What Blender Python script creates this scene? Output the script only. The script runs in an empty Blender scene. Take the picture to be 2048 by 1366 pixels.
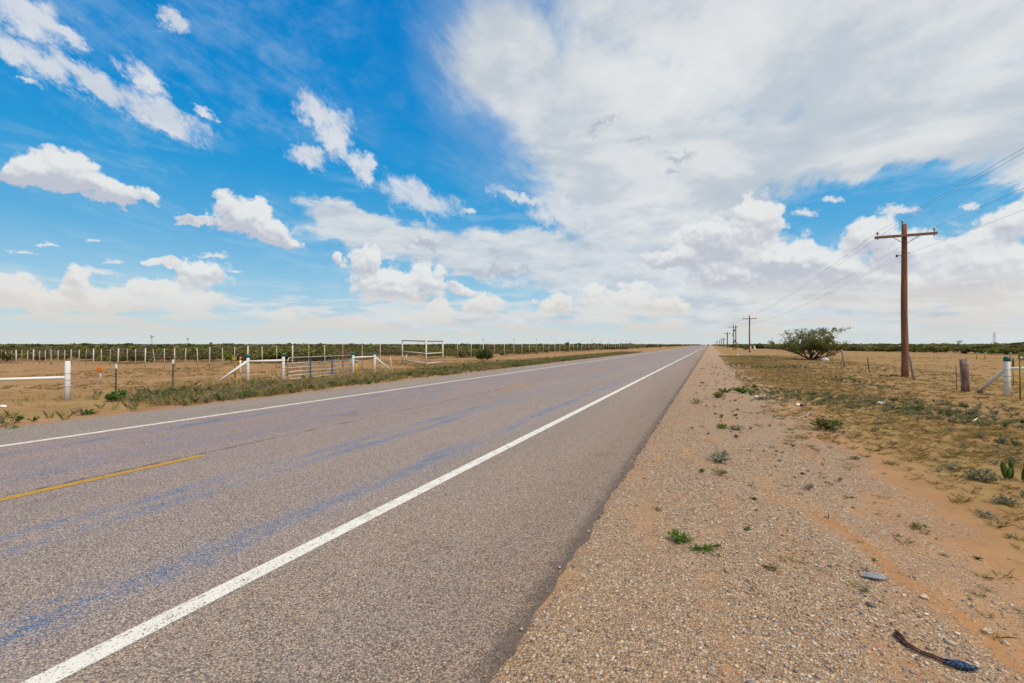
import bpy, bmesh, math, random
import numpy as np
from mathutils import Vector, Matrix, noise as mnoise

C = bpy.context.scene.collection
SC = bpy.context.scene
PI = math.pi
R = math.radians

# ------------------------------------------------------------------ camera
CAM_H = 1.6
YAW = math.atan((1419.8 - 1024) / 910.0)          # the road runs along +Y, the camera looks left of it
PITCH = math.atan((688.8 - 683) / 910.0)
cd = bpy.data.cameras.new('camera')
cd.lens = 16.0
cd.sensor_width = 36.0
cd.clip_start = 0.05
cd.clip_end = 9000
cam = bpy.data.objects.new('camera', cd)
C.objects.link(cam)
cam.location = (0, 0, CAM_H)
cam.rotation_euler = (PI / 2 + PITCH, 0, YAW)
SC.camera = cam
HEAD = Vector((-math.sin(YAW), math.cos(YAW), 0))
RIGHT = Vector((math.cos(YAW), math.sin(YAW), 0))

# ------------------------------------------------------------------ exposure
SC.view_settings.view_transform = 'Standard'
SC.view_settings.look = 'None'
SC.view_settings.gamma = 1
SC.view_settings.use_curve_mapping = False
EXPO = 0.8
SC.view_settings.exposure = EXPO
SUN_EL, SUN_AZ = 56.0, 105.0       # azimuth clockwise from +Y

# ------------------------------------------------------------------ node helper
class NT:
    def __init__(self, tree):
        self.t = tree
        self.L = tree.links
    def n(self, typ, **kw):
        nd = self.t.nodes.new(typ)
        for k, v in kw.items():
            setattr(nd, k, v)
        return nd
    def put(self, sock, v):
        if v is None:
            return
        if isinstance(v, bpy.types.NodeSocket):
            self.L.new(v, sock)
        else:
            sock.default_value = v
    def m(self, op, a, b=None, c=None, clamp=False):
        nd = self.n('ShaderNodeMath', operation=op)
        nd.use_clamp = clamp
        self.put(nd.inputs[0], a); self.put(nd.inputs[1], b); self.put(nd.inputs[2], c)
        return nd.outputs[0]
    def v(self, op, a, b=None, scale=None):
        nd = self.n('ShaderNodeVectorMath', operation=op)
        self.put(nd.inputs[0], a); self.put(nd.inputs[1], b)
        if scale is not None:
            self.put(nd.inputs['Scale'], scale)
        return nd.outputs['Value'] if op in ('DOT_PRODUCT', 'LENGTH', 'DISTANCE') else nd.outputs['Vector']
    def sep(self, a):
        nd = self.n('ShaderNodeSeparateXYZ'); self.put(nd.inputs[0], a)
        return nd.outputs
    def comb(self, x, y, z=0.0):
        nd = self.n('ShaderNodeCombineXYZ')
        self.put(nd.inputs[0], x); self.put(nd.inputs[1], y); self.put(nd.inputs[2], z)
        return nd.outputs[0]
    def smooth(self, a, lo, hi, t0=0.0, t1=1.0):
        nd = self.n('ShaderNodeMapRange', interpolation_type='SMOOTHSTEP')
        self.put(nd.inputs[0], a); self.put(nd.inputs[1], lo); self.put(nd.inputs[2], hi)
        self.put(nd.inputs[3], t0); self.put(nd.inputs[4], t1)
        return nd.outputs[0]
    def lin(self, a, lo, hi, t0=0.0, t1=1.0):
        nd = self.n('ShaderNodeMapRange')
        self.put(nd.inputs[0], a); self.put(nd.inputs[1], lo); self.put(nd.inputs[2], hi)
        self.put(nd.inputs[3], t0); self.put(nd.inputs[4], t1)
        return nd.outputs[0]
    def noise(self, vec, scale, detail=4, rough=0.55, color=False, dist=0.0):
        nd = self.n('ShaderNodeTexNoise')
        self.put(nd.inputs['Vector'], vec); self.put(nd.inputs['Scale'], scale)
        self.put(nd.inputs['Detail'], detail); self.put(nd.inputs['Roughness'], rough)
        self.put(nd.inputs['Distortion'], dist)
        return nd.outputs['Color'] if color else nd.outputs[0]
    def voro(self, vec, scale, feature='F1', detail=0.0, rand=1.0):
        nd = self.n('ShaderNodeTexVoronoi', feature=feature)
        self.put(nd.inputs['Vector'], vec); self.put(nd.inputs['Scale'], scale)
        if 'Detail' in nd.inputs and feature in ('F1', 'F2', 'SMOOTH_F1'):
            self.put(nd.inputs['Detail'], detail)
        self.put(nd.inputs['Randomness'], rand)
        return nd.outputs
    def mix(self, f, a, b, blend='MIX'):
        nd = self.n('ShaderNodeMix', data_type='RGBA', blend_type=blend)
        nd.clamp_factor = True
        self.put(nd.inputs[0], f); self.put(nd.inputs[6], a); self.put(nd.inputs[7], b)
        return nd.outputs[2]
    def ramp(self, f, stops, interp='LINEAR'):
        nd = self.n('ShaderNodeValToRGB')
        cr = nd.color_ramp; cr.interpolation = interp
        while len(cr.elements) < len(stops):
            cr.elements.new(0.5)
        for e, (p, c) in zip(cr.elements, stops):
            e.position = p; e.color = (*c, 1) if len(c) == 3 else c
        self.put(nd.inputs[0], f)
        return nd.outputs[0]

def srgb(r, g, b):
    return tuple(((x / 255) / 12.92 if x <= 10 else (((x / 255) + .055) / 1.055) ** 2.4) for x in (r, g, b))
def rgba(c):
    return (c[0], c[1], c[2], 1.0)

# ------------------------------------------------------------------ world: sky with clouds
W = bpy.data.worlds.new('World')
SC.world = W
W.use_nodes = True
W.node_tree.nodes.clear()
k = NT(W.node_tree)
W_STR = 0.1
SKYMUL = 1.0 / (W_STR * 2 ** EXPO)
def skyc(r, g, b, s=1.0):
    c = srgb(r, g, b)
    return (c[0] * SKYMUL * s, c[1] * SKYMUL * s, c[2] * SKYMUL * s, 1.0)

def pix_dir(x, y):
    """bearing and elevation in degrees, relative to the heading, of a direction in the sky"""
    return (math.degrees(math.atan((x - 1024) / 910)),
            math.degrees(math.atan2(688.8 - y, math.hypot(910, x - 1024))))

def ell(cx, cy, rx, ry, rot=0.0):
    a = R(rot)
    c0 = pix_dir(cx, cy)
    p1 = pix_dir(cx + 4 * math.cos(a), cy + 4 * math.sin(a))
    p2 = pix_dir(cx + 4 * math.sin(a), cy - 4 * math.cos(a))
    v1 = ((p1[0] - c0[0]) / 4, (p1[1] - c0[1]) / 4)
    v2 = ((p2[0] - c0[0]) / 4, (p2[1] - c0[1]) / 4)
    return c0, math.atan2(v1[1], v1[0]), math.hypot(*v1) * rx, math.hypot(*v2) * ry

def field_group(name, blobs, flat=0.0):
    g = bpy.data.node_groups.new(name, 'ShaderNodeTree')
    g.interface.new_socket('P', in_out='INPUT', socket_type='NodeSocketVector')
    g.interface.new_socket('D', in_out='OUTPUT', socket_type='NodeSocketFloat')
    q = NT(g)
    gi = q.n('NodeGroupInput'); go = q.n('NodeGroupOutput')
    acc = None
    for b in blobs:
        (ax, ey), rot, sx, sy = ell(*b[:5])
        mp = q.n('ShaderNodeMapping', vector_type='TEXTURE')
        mp.inputs['Location'].default_value = (ax, ey, 0)
        mp.inputs['Rotation'].default_value = (0, 0, rot)
        mp.inputs['Scale'].default_value = (sx, sy, 1)
        if acc is None:
            q.L.new(gi.outputs[0], mp.inputs['Vector'])
        else:                                                      # one after the other keeps the shader small
            sq = q.n('ShaderNodeVectorMath', operation='MULTIPLY_ADD')
            q.L.new(acc, sq.inputs[0]); sq.inputs[1].default_value = (1e-8,) * 3
            q.L.new(gi.outputs[0], sq.inputs[2]); q.L.new(sq.outputs[0], mp.inputs['Vector'])
        ln = q.v('LENGTH', mp.outputs[0])
        if flat:
            dn = q.v('DOT_PRODUCT', mp.outputs[0], (0.0, -flat, 0.0))
            ln = q.m('MAXIMUM', ln, dn)
        f = q.m('SUBTRACT', 1.0, ln)
        if acc is None:
            acc = f
        else:
            nd = q.n('ShaderNodeMath', operation='SMOOTH_MAX')
            q.put(nd.inputs[0], acc); q.put(nd.inputs[1], f); nd.inputs[2].default_value = 0.25
            acc = nd.outputs[0]
    q.L.new(acc, go.inputs[0])
    return g
def use_group(g, vec):
    nd = k.n('ShaderNodeGroup'); nd.node_tree = g
    k.put(nd.inputs[0], vec)
    return nd.outputs[0]

CUMULUS = [
    (55, 350, 66, 46, 4), (130, 346, 100, 58, 6), (190, 378, 140, 38, 12), (262, 392, 74, 18, 13),
    (462, 418, 44, 42, 0), (505, 428, 40, 40, 0), (500, 452, 110, 38, 10), (530, 470, 86, 28, 16), (395, 440, 58, 15, 0),
    (736, 530, 46, 50, 0), (770, 572, 76, 52, 0), (845, 562, 62, 48, 0), (800, 592, 100, 28, 0), (910, 578, 60, 15, 10), (682, 520, 22, 22, 30),
    (1512, 455, 74, 84, 0), (1430, 490, 130, 66, 0), (1580, 530, 170, 74, 12), (1500, 560, 170, 40, 0), (1670, 545, 120, 48, 10), (1370, 520, 120, 40, 0),
    (1190, 600, 38, 42, 0), (1262, 604, 74, 50, 0), (1110, 612, 54, 32, 0), (965, 608, 50, 38, 0), (880, 624, 36, 36, 0), (1340, 616, 60, 28, 0),
    (160, 574, 38, 50, 0), (330, 602, 170, 44, 0), (405, 552, 74, 42, 0), (345, 532, 60, 13, 18), (10, 588, 90, 54, 0), (210, 606, 190, 38, 0), (300, 572, 70, 26, 0),
    (1740, 485, 86, 66, 0), (1620, 580, 200, 46, 0), (1800, 575, 290, 84, 0), (1970, 530, 160, 90, 0), (2030, 450, 96, 48, -20), (1840, 510, 140, 62, 0),
]
SMALL = [
    (1795, 420, 44, 13, 0), (1945, 412, 28, 12, 0), (1612, 425, 24, 10, 0), (1665, 400, 24, 10, 0),
    (195, 543, 46, 8, 4), (430, 512, 34, 7, 0), (575, 627, 30, 17, 20), (95, 490, 24, 5, 0), (45, 503, 34, 6, 4),
    (222, 524, 18, 6, 0), (466, 542, 18, 5, 0), (185, 484, 18, 4, 0), (95, 297, 16, 10, 20), (55, 162, 20, 8, 15), (406, 224, 30, 11, 32), (936, 422, 16, 9, 0),
]
SOFT = [
    (612, 310, 50, 28, 10), (640, 222, 66, 34, 22), (672, 270, 36, 62, -22), (710, 325, 46, 26, 35), (735, 345, 22, 28, 0),
    (40, 20, 150, 48, 28), (115, 60, 80, 22, 30), (75, 122, 130, 40, 24), (180, 165, 120, 32, 30), (320, 230, 130, 36, 27), (290, 165, 70, 26, 42),
    (345, 40, 40, 30, 40), (840, 398, 90, 36, 20), (1040, 395, 70, 14, 15), (1130, 428, 90, 34, 8),
]
BAND = [
    (1130, 505, 320, 44, 3), (1000, 530, 180, 30, 2), (810, 485, 220, 38, 8), (1330, 490, 220, 60, 0), (700, 440, 100, 34, 10),
    (1300, 560, 360, 30, 0), (1900, 600, 420, 80, 0), (1500, 610, 460, 56, 0), (1290, 455, 180, 40, 0), (900, 640, 420, 20, 0),
]
SHEET = [
    (1620, 40, 720, 300, 6), (1250, 270, 310, 190, 14), (1330, 400, 260, 70, 4), (1830, 230, 420, 140, -4), (1010, 120, 140, 160, 0),
    (2250, 300, 330, 130, 0), (1600, -500, 1400, 420, 0), (1540, 300, 260, 95, -8), (1250, 420, 190, 50, 4),
]
def after(vec, sock):
    sq = k.n('ShaderNodeVectorMath', operation='MULTIPLY_ADD')
    k.L.new(sock, sq.inputs[0]); sq.inputs[1].default_value = (1e-8,) * 3
    k.put(sq.inputs[2], vec)
    return sq.outputs[0]
def seq():
    global P, Q
    P = after(P, sky); Q = after(Q, sky)
tc = k.n('ShaderNodeTexCoord')
D = tc.outputs['Generated']
xr = k.v('DOT_PRODUCT', D, tuple(RIGHT)); zr = k.v('DOT_PRODUCT', D, tuple(HEAD))
dx, dy, dz = k.sep(D)
az = k.m('MULTIPLY', k.m('ARCTAN2', xr, zr), 57.29578)
el = k.m('MULTIPLY', k.m('ARCSINE', dz), 57.29578)
P = k.comb(az, el, 0.0)
zc = k.m('ADD', k.m('MAXIMUM', dz, 0.0), 0.10)
Q = k.comb(k.m('DIVIDE', dx, zc), k.m('DIVIDE', dy, zc), 0.0)      # a flat cloud layer seen from below
Qs = k.v('MULTIPLY', Q, (1.0, 0.22, 1.0))                          # drawn out along the wind

# clear sky
skt = k.n('ShaderNodeTexSky', sky_type='NISHITA')
skt.sun_disc = False
skt.sun_elevation = R(SUN_EL)
skt.sun_rotation = R(SUN_AZ)
skt.air_density = 1.0; skt.dust_density = 1.2; skt.ozone_density = 2.0
grad = k.ramp(k.lin(el, 0.0, 60.0), [
    (0.0, skyc(206, 216, 217)[:3]), (0.045, skyc(190, 213, 222)[:3]), (0.11, skyc(148, 198, 226)[:3]), (0.20, skyc(92, 172, 220)[:3]),
    (0.31, skyc(40, 152, 214)[:3]), (0.42, skyc(8, 138, 209)[:3]), (0.58, skyc(0, 128, 203)[:3]), (1.0, skyc(0, 105, 185)[:3])])
sky = k.mix(0.98, skt.outputs[0], grad)

# thin streaked veil, drawn out along the wind
nv = k.m('ADD', k.m('MULTIPLY', k.noise(k.v('MULTIPLY', Q, (1.0, 0.38, 1.0)), 1.7, 7, 0.66, dist=0.9), 0.62), k.m('MULTIPLY', k.noise(k.v('MULTIPLY', P, (0.7, 1.0, 1)), 0.22, 8, 0.66), 0.38))
veil = k.m('MULTIPLY', k.smooth(nv, 0.49, 0.68), 0.34)
veil = k.m('MULTIPLY', veil, k.m('MULTIPLY', k.smooth(el, 3.0, 14.0), k.smooth(k.m('ABSOLUTE', k.m('ADD', az, 11.0)), 3.0, 16.0, 0.25, 1.0)))
veil2 = k.m('MULTIPLY', k.smooth(k.noise(k.v('MULTIPLY', P, (0.22, 1.0, 1)), 0.30, 6, 0.6), 0.50, 0.70), k.m('MULTIPLY', k.smooth(el, 5.0, 9.0, 0, 0.36), k.smooth(el, 24.0, 15.0)))
veil = k.m('MAXIMUM', veil, veil2)
sky = k.mix(veil, sky, skyc(198, 220, 234))

seq()
Qs = k.v('MULTIPLY', Q, (1.0, 0.22, 1.0))
# sheet of high cloud
w1 = k.noise(Qs, 3.2, 6, 0.6, color=True)
Pw = k.v('ADD', P, k.v('MULTIPLY', k.v('SUBTRACT', w1, (0.5, 0.5, 0.5)), (15.0, 8.0, 0.0)))
gs = field_group('high_sheet', SHEET)
ds = use_group(gs, Pw)
ns = k.noise(k.v('MULTIPLY', Q, (1.0, 0.6, 1.0)), 3.4, 9, 0.68, dist=0.35)
ds = k.m('ADD', ds, k.m('MULTIPLY', k.m('SUBTRACT', ns, 0.5), 1.15))
gap_f = use_group(field_group('blue_gap', [(1015, 430, 90, 44, 20), (1700, 395, 210, 52, -8), (1640, 470, 90, 40, 0), (1950, 400, 130, 34, -6)]), after(Pw, ds))
ds = k.m('SUBTRACT', ds, k.m('MULTIPLY', k.smooth(gap_f, -0.2, 0.7), 0.9))
a_s = k.m('ADD', k.m('MULTIPLY', k.smooth(ds, -0.14, 0.42), 0.62), k.m('MULTIPLY', k.smooth(ds, -0.62, 0.35), 0.36))
n2 = k.noise(k.v('ADD', Q, (3.1, 7.7, 0)), 1.6, 7, 0.6, dist=0.5)
n3 = k.noise(k.v('MULTIPLY', P, (0.6, 1.1, 1)), 0.13, 5, 0.55)
shs = k.m('ADD', k.m('MULTIPLY', n2, 0.6), k.m('MULTIPLY', n3, 0.4))
shc = k.ramp(shs, [(0.30, skyc(172, 188, 205)[:3]), (0.47, skyc(198, 206, 214)[:3]), (0.54, skyc(217, 221, 224)[:3]), (0.66, skyc(231, 233, 233)[:3])])
sky = k.mix(a_s, sky, shc)

seq()
Qs = k.v('MULTIPLY', Q, (1.0, 0.22, 1.0))
# soft puffs and bands
w2 = k.noise(k.v('MULTIPLY', P, (0.8, 1.3, 1)), 0.32, 7, 0.62, color=True)
Pw2 = k.v('ADD', P, k.v('MULTIPLY', k.v('SUBTRACT', w2, (0.5, 0.5, 0.5)), (7.0, 4.5, 0.0)))
gb = field_group('cloud_band', BAND)
db = use_group(gb, Pw2)
nb = k.noise(k.v('MULTIPLY', P, (0.35, 1.0, 1)), 0.5, 7, 0.6)
db = k.m('ADD', db, k.m('MULTIPLY', k.m('SUBTRACT', nb, 0.5), 1.0))
a_b = k.m('MULTIPLY', k.smooth(db, -0.12, 0.36), 0.93)
cb = k.ramp(nb, [(0.34, skyc(188, 198, 210)[:3]), (0.52, skyc(212, 218, 223)[:3]), (0.66, skyc(224, 228, 229)[:3])])
sky = k.mix(a_b, sky, cb)
seq()
Qs = k.v('MULTIPLY', Q, (1.0, 0.22, 1.0))
gp = field_group('soft_puffs', SOFT)
Qm = k.v('MULTIPLY', Q, (1.0, 0.5, 1.0))
w3 = k.noise(k.v('ADD', k.v('MULTIPLY', P, (0.9, 1.1, 1)), k.v('MULTIPLY', Qm, (4.0, 4.0, 1))), 0.42, 7, 0.66, color=True)
Pw3 = k.v('ADD', P, k.v('MULTIPLY', k.v('SUBTRACT', w3, (0.5, 0.5, 0.5)), (6.5, 5.0, 0.0)))
dp = use_group(gp, Pw3)
np_ = k.noise(k.v('ADD', k.v('MULTIPLY', P, (0.8, 1.0, 1)), k.v('MULTIPLY', Qm, (6.0, 6.0, 1))), 0.62, 9, 0.70)
dp = k.m('ADD', dp, k.m('MULTIPLY', k.m('SUBTRACT', np_, 0.47), 1.35))
a_p = k.m('MULTIPLY', k.smooth(dp, -0.05, 0.75), 0.95)
cp = k.ramp(k.noise(k.v('ADD', Qm, (1.0, 9.1, 0)), 5.0, 5, 0.6), [(0.38, skyc(205, 213, 224)[:3]), (0.6, skyc(222, 226, 232)[:3])])
sky = k.mix(a_p, sky, cp)

seq()
Qs = k.v('MULTIPLY', Q, (1.0, 0.22, 1.0))
# heaped cumulus with flat bases
gc = field_group('cumulus', CUMULUS, flat=1.55)
vb = k.voro(k.v('MULTIPLY', P, (1.0, 1.15, 1)), 0.50, 'F1', detail=3.0)[0]
w4 = k.noise(P, 0.42, 7, 0.62, color=True)
off4 = k.v('MULTIPLY', k.v('SUBTRACT', w4, (0.5, 0.5, 0.5)), (4.6, 2.6, 0.0))
Pc = k.v('ADD', P, off4)
d0 = use_group(gc, Pc)
d1 = use_group(gc, after(k.v('ADD', Pc, (0.25, 0.9, 0.0)), d0))
d2 = use_group(gc, after(k.v('ADD', Pc, (-0.25, -0.9, 0.0)), d1))
bil = k.m('SUBTRACT', 0.68, vb)
dc = k.m('ADD', k.m('MULTIPLY', d0, 1.7), k.m('MULTIPLY', bil, 0.62))
dc = k.m('ADD', dc, k.m('MULTIPLY', k.m('SUBTRACT', k.noise(P, 1.3, 6, 0.68), 0.5), 0.6))
a_c = k.smooth(dc, -0.04, 0.42)
vb2 = k.voro(k.v('MULTIPLY', k.v('ADD', P, (0.2, 0.5, 0)), (1.0, 1.15, 1)), 0.50, 'F1', detail=3.0)[0]
relief = k.m('ADD', k.m('MULTIPLY', k.m('SUBTRACT', d2, d1), 0.85), k.m('MULTIPLY', k.m('SUBTRACT', vb2, vb), 0.75))
relief = k.m('ADD', relief, k.m('MULTIPLY', k.m('SUBTRACT', k.noise(P, 0.35, 5, 0.55), 0.5), 0.7))
gbase = field_group('grey_bases', [(1570, 560, 260, 48, 6), (1420, 500, 80, 50, 0), (130, 388, 170, 24, 10), (500, 480, 120, 22, 14), (800, 598, 110, 22, 4), (1250, 628, 90, 18, 0), (1830, 590, 260, 46, 0), (1790, 530, 80, 34, 0)])
dbs = use_group(gbase, after(Pc, d2))
relief = k.m('SUBTRACT', relief, k.m('MULTIPLY', k.smooth(dbs, -0.05, 0.65), 0.40))
cc = k.ramp(k.lin(relief, -0.55, 0.55), [(0.0, skyc(192, 196, 208)[:3]), (0.34, skyc(207, 210, 217)[:3]), (0.56, skyc(220, 223, 226)[:3]), (0.85, skyc(231, 233, 233)[:3])])
warm = k.smooth(el, 8.0, 2.5, 0.0, 0.75)
cc = k.mix(warm, cc, skyc(226, 220, 208))
sky = k.mix(k.m('MULTIPLY', a_c, 0.97), sky, cc)
gk = field_group('grey_scraps', [(1205, 250, 52, 11, -38), (1355, 314, 44, 11, -12), (1275, 272, 34, 6, -8), (1130, 305, 16, 6, -30), (1340, 345, 22, 8, 0), (850, 490, 60, 9, 4), (1000, 545, 90, 12, 0)])
dk = use_group(gk, after(Pw3, sky))
dk = k.m('ADD', k.m('MULTIPLY', dk, 0.8), k.m('MULTIPLY', k.m('SUBTRACT', np_, 0.48), 1.3))
sky = k.mix(k.m('MULTIPLY', k.smooth(dk, -0.05, 0.75), 0.75), sky, skyc(176, 184, 199))
gt = field_group('small_clouds', SMALL, flat=1.5)
w5 = k.noise(k.v('MULTIPLY', P, (0.7, 1.2, 1)), 1.1, 6, 0.65, color=True)
dt = use_group(gt, after(k.v('ADD', P, k.v('MULTIPLY', k.v('SUBTRACT', w5, (0.5, 0.5, 0.5)), (2.4, 1.2, 0.0))), sky))
dt = k.m('ADD', dt, k.m('MULTIPLY', k.m('SUBTRACT', k.noise(P, 2.2, 5, 0.65), 0.46), 1.6))
sky = k.mix(k.m('MULTIPLY', k.smooth(dt, -0.1, 0.8), 0.9), sky, k.mix(warm, skyc(224, 227, 231), skyc(226, 220, 210)))

seq()
Qs = k.v('MULTIPLY', Q, (1.0, 0.22, 1.0))
# low rows of far cloud and the pale air above the horizon
nh = k.noise(k.v('MULTIPLY', P, (0.16, 1.0, 1)), 0.75, 6, 0.6)
row = k.m('MULTIPLY', k.smooth(nh, 0.44, 0.56), k.m('MULTIPLY', k.smooth(el, 8.0, 3.5), k.smooth(el, 0.3, 1.5)))
sky = k.mix(k.m('MULTIPLY', row, 0.8), sky, k.mix(k.smooth(el, 1.0, 5.0), skyc(218, 210, 200), skyc(222, 226, 227)))
sky = k.mix(k.smooth(el, 3.6, 0.0, 0.0, 0.55), sky, skyc(211, 217, 216))
# overhead and behind the camera: unseen warm bright cloud added to light the ground
seq()
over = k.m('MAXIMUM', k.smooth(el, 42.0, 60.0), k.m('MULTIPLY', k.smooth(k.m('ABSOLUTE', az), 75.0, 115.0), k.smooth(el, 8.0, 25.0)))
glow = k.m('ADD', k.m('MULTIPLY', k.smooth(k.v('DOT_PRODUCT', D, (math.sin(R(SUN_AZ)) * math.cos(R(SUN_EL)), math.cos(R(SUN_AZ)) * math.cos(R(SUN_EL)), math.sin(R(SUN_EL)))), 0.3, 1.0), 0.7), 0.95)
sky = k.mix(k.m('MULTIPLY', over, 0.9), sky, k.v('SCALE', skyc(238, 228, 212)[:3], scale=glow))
below = k.smooth(el, 0.0, -1.0)
sky = k.mix(below, sky, skyc(150, 140, 120))
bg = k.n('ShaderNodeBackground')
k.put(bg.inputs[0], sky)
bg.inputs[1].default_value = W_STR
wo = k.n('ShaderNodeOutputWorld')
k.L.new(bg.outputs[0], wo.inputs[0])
W.cycles.sampling_method = 'NONE'            # the sky is even enough to be met by the bounced rays alone
SC.cycles.max_bounces = 5
SC.cycles.diffuse_bounces = 3
SC.cycles.transparent_max_bounces = 6

# ------------------------------------------------------------------ sun behind thin cloud
sd = bpy.data.lights.new('sun', 'SUN')
sd.energy = 2.0
sd.angle = R(20)
sd.color = (1.0, 0.925, 0.82)
so = bpy.data.objects.new('sun', sd)
C.objects.link(so)
sun_dir = Vector((math.sin(R(SUN_AZ)) * math.cos(R(SUN_EL)), math.cos(R(SUN_AZ)) * math.cos(R(SUN_EL)), math.sin(R(SUN_EL))))
so.rotation_euler = sun_dir.to_track_quat('Z', 'Y').to_euler()
so.location = (20, -10, 60)

# ------------------------------------------------------------------ object helpers
def tag(o, label=None, cat=None, group=None, kind=None):
    if label: o['label'] = label
    if cat: o['category'] = cat
    if group: o['group'] = group
    if kind: o['kind'] = kind
    return o
def empty(name, loc, label, cat, group=None, rz=0.0):
    o = bpy.data.objects.new(name, None)
    C.objects.link(o)
    o.empty_display_size = 0.2
    o.location = loc
    o.rotation_euler = (0, 0, rz)
    return tag(o, label, cat, group)

class MB:
    """collects shapes into one mesh"""
    def __init__(self):
        self.v = []; self.f = []; self.s = []
    def add(self, vs, fs, smooth=False):
        o = len(self.v)
        self.v += [tuple(p) for p in vs]
        self.f += [tuple(i + o for i in q) for q in fs]
        self.s += [smooth] * len(fs)
    def tube(self, pts, rad, n=10, caps=True, smooth=True, wob=0.0, seed=0):
        pts = [Vector(p) for p in pts]
        m = len(pts)
        rr = rad if isinstance(rad, (list, tuple)) else [rad] * m
        rng = random.Random(seed)
        vs, fs = [], []
        prev = None
        for i, p in enumerate(pts):
            t = (pts[min(i + 1, m - 1)] - pts[max(i - 1, 0)]).normalized()
            if prev is None:
                a = t.orthogonal().normalized()
            else:
                a = (prev - t * prev.dot(t)).normalized()
            prev = a
            b = t.cross(a)
            for j in range(n):
                w = 2 * PI * j / n
                r = rr[i] * (1 + rng.uniform(-wob, wob))
                vs.append(p + (a * math.cos(w) + b * math.sin(w)) * r)
        for i in range(m - 1):
            for j in range(n):
                j2 = (j + 1) % n
                fs.append((i * n + j, i * n + j2, (i + 1) * n + j2, (i + 1) * n + j))
        self.add(vs, fs, smooth)
        if caps:
            o = len(self.v) - len(vs)
            self.f.append(tuple(o + j for j in reversed(range(n)))); self.s.append(False)
            self.f.append(tuple(o + (m - 1) * n + j for j in range(n))); self.s.append(False)
        return self
    def lathe(self, c, prof, n=12, smooth=True):
        c = Vector(c)
        vs, fs = [], []
        for (r, z) in prof:
            for j in range(n):
                w = 2 * PI * j / n
                vs.append(c + Vector((r * math.cos(w), r * math.sin(w), z)))
        for i in range(len(prof) - 1):
            for j in range(n):
                j2 = (j + 1) % n
                fs.append((i * n + j, i * n + j2, (i + 1) * n + j2, (i + 1) * n + j))
        self.add(vs, fs, smooth)
        o = len(self.v) - len(vs)
        self.f.append(tuple(o + j for j in reversed(range(n)))); self.s.append(False)
        self.f.append(tuple(o + (len(prof) - 1) * n + j for j in range(n))); self.s.append(False)
        return self
    def box(self, c, size, rot=None, bev=0.0):
        bm = bmesh.new()
        bmesh.ops.create_cube(bm, size=1.0)
        bmesh.ops.scale(bm, vec=Vector(size), verts=bm.verts)
        if bev:
            bmesh.ops.bevel(bm, geom=list(bm.edges), offset=bev, segments=1, affect='EDGES', profile=0.5)
        M = rot if rot is not None else Matrix.Identity(3)
        c = Vector(c)
        bm.verts.index_update()
        vs = [M @ v.co + c for v in bm.verts]
        fs = [tuple(v.index for v in f.verts) for f in bm.faces]
        bm.free()
        self.add(vs, fs)
        return self
    def build(self, name, mat, parent=None):
        me = bpy.data.meshes.new(name)
        me.from_pydata(self.v, [], self.f)
        me.polygons.foreach_set('use_smooth', self.s)
        me.materials.append(mat)
        me.update()
        o = bpy.data.objects.new(name, me)
        C.objects.link(o)
        if parent is not None:
            o.parent = parent
        return o

def np_mesh(name, V, F, mat, col=None, parent=None, smooth=False):
    """V (n,3), F (m,k) arrays, col (n,3)"""
    me = bpy.data.meshes.new(name)
    n, (m, kk) = len(V), F.shape
    me.vertices.add(n)
    me.vertices.foreach_set('co', np.ascontiguousarray(V, dtype=np.float32).ravel())
    me.loops.add(m * kk)
    me.loops.foreach_set('vertex_index', np.ascontiguousarray(F, dtype=np.int32).ravel())
    me.polygons.add(m)
    me.polygons.foreach_set('loop_start', np.arange(0, m * kk, kk, dtype=np.int32))
    if smooth:
        me.polygons.foreach_set('use_smooth', np.ones(m, dtype=bool))
    if col is not None:
        ca = me.color_attributes.new('tint', 'FLOAT_COLOR', 'POINT')
        cc_ = np.ones((n, 4), dtype=np.float32); cc_[:, :3] = col
        ca.data.foreach_set('color', cc_.ravel())
    me.materials.append(mat)
    me.update(calc_edges=True)
    o = bpy.data.objects.new(name, me)
    C.objects.link(o)
    if parent is not None:
        o.parent = parent
    return o

# ------------------------------------------------------------------ terrain
ROAD_L, ROAD_R = -12.32, -0.97
def sstep(t):
    t = min(1.0, max(0.0, t))
    return t * t * (3 - 2 * t)
def gz(x, y):
    if ROAD_L + 0.15 < x < ROAD_R - 0.15:
        return -0.06
    t = (x - ROAD_R) if x > -6 else (ROAD_L - x)
    t += 0.15
    z = -0.06 + 0.035 * sstep(t / 0.2)
    far = 1.0 / (1.0 + (math.hypot(x, y) / 90.0) ** 2)
    n1 = mnoise.noise((x * 0.33, y * 0.33, 0.0))
    n2 = mnoise.noise((x * 1.3, y * 1.1, 4.0))
    n3 = mnoise.noise((x * 0.07, y * 0.07, 9.0))
    if x > -6:
        z -= 0.10 * sstep((t - 0.8) / 3.0)
        z += 0.05 * sstep((t - 4.5) / 4.0)
    else:
        z -= 0.04 * sstep(t / 2.0)
    z += far * (n1 * 0.05 * sstep((t - 0.3) / 2.0) + n2 * 0.018 * sstep((t - 0.5) / 2.0) + n3 * 0.08 * sstep((t - 3) / 6.0))
    return z
def cam_ray(px, py):
    a = (px - 1024) / 910.0
    b = -(py - 683) / 910.0
    d = cam.rotation_euler.to_matrix() @ Vector((a, b, -1))
    return d
def at(px, py):
    """the spot of ground a pixel of the photograph looks at"""
    d = cam_ray(px, py)
    o = Vector((0, 0, CAM_H))
    z = -0.08
    for _ in range(6):
        t = (z - CAM_H) / d.z
        p = o + d * t
        z = gz(p.x, p.y)
    return Vector((p.x, p.y, z))
def depth(p):
    return p.x * HEAD.x + p.y * HEAD.y
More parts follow.
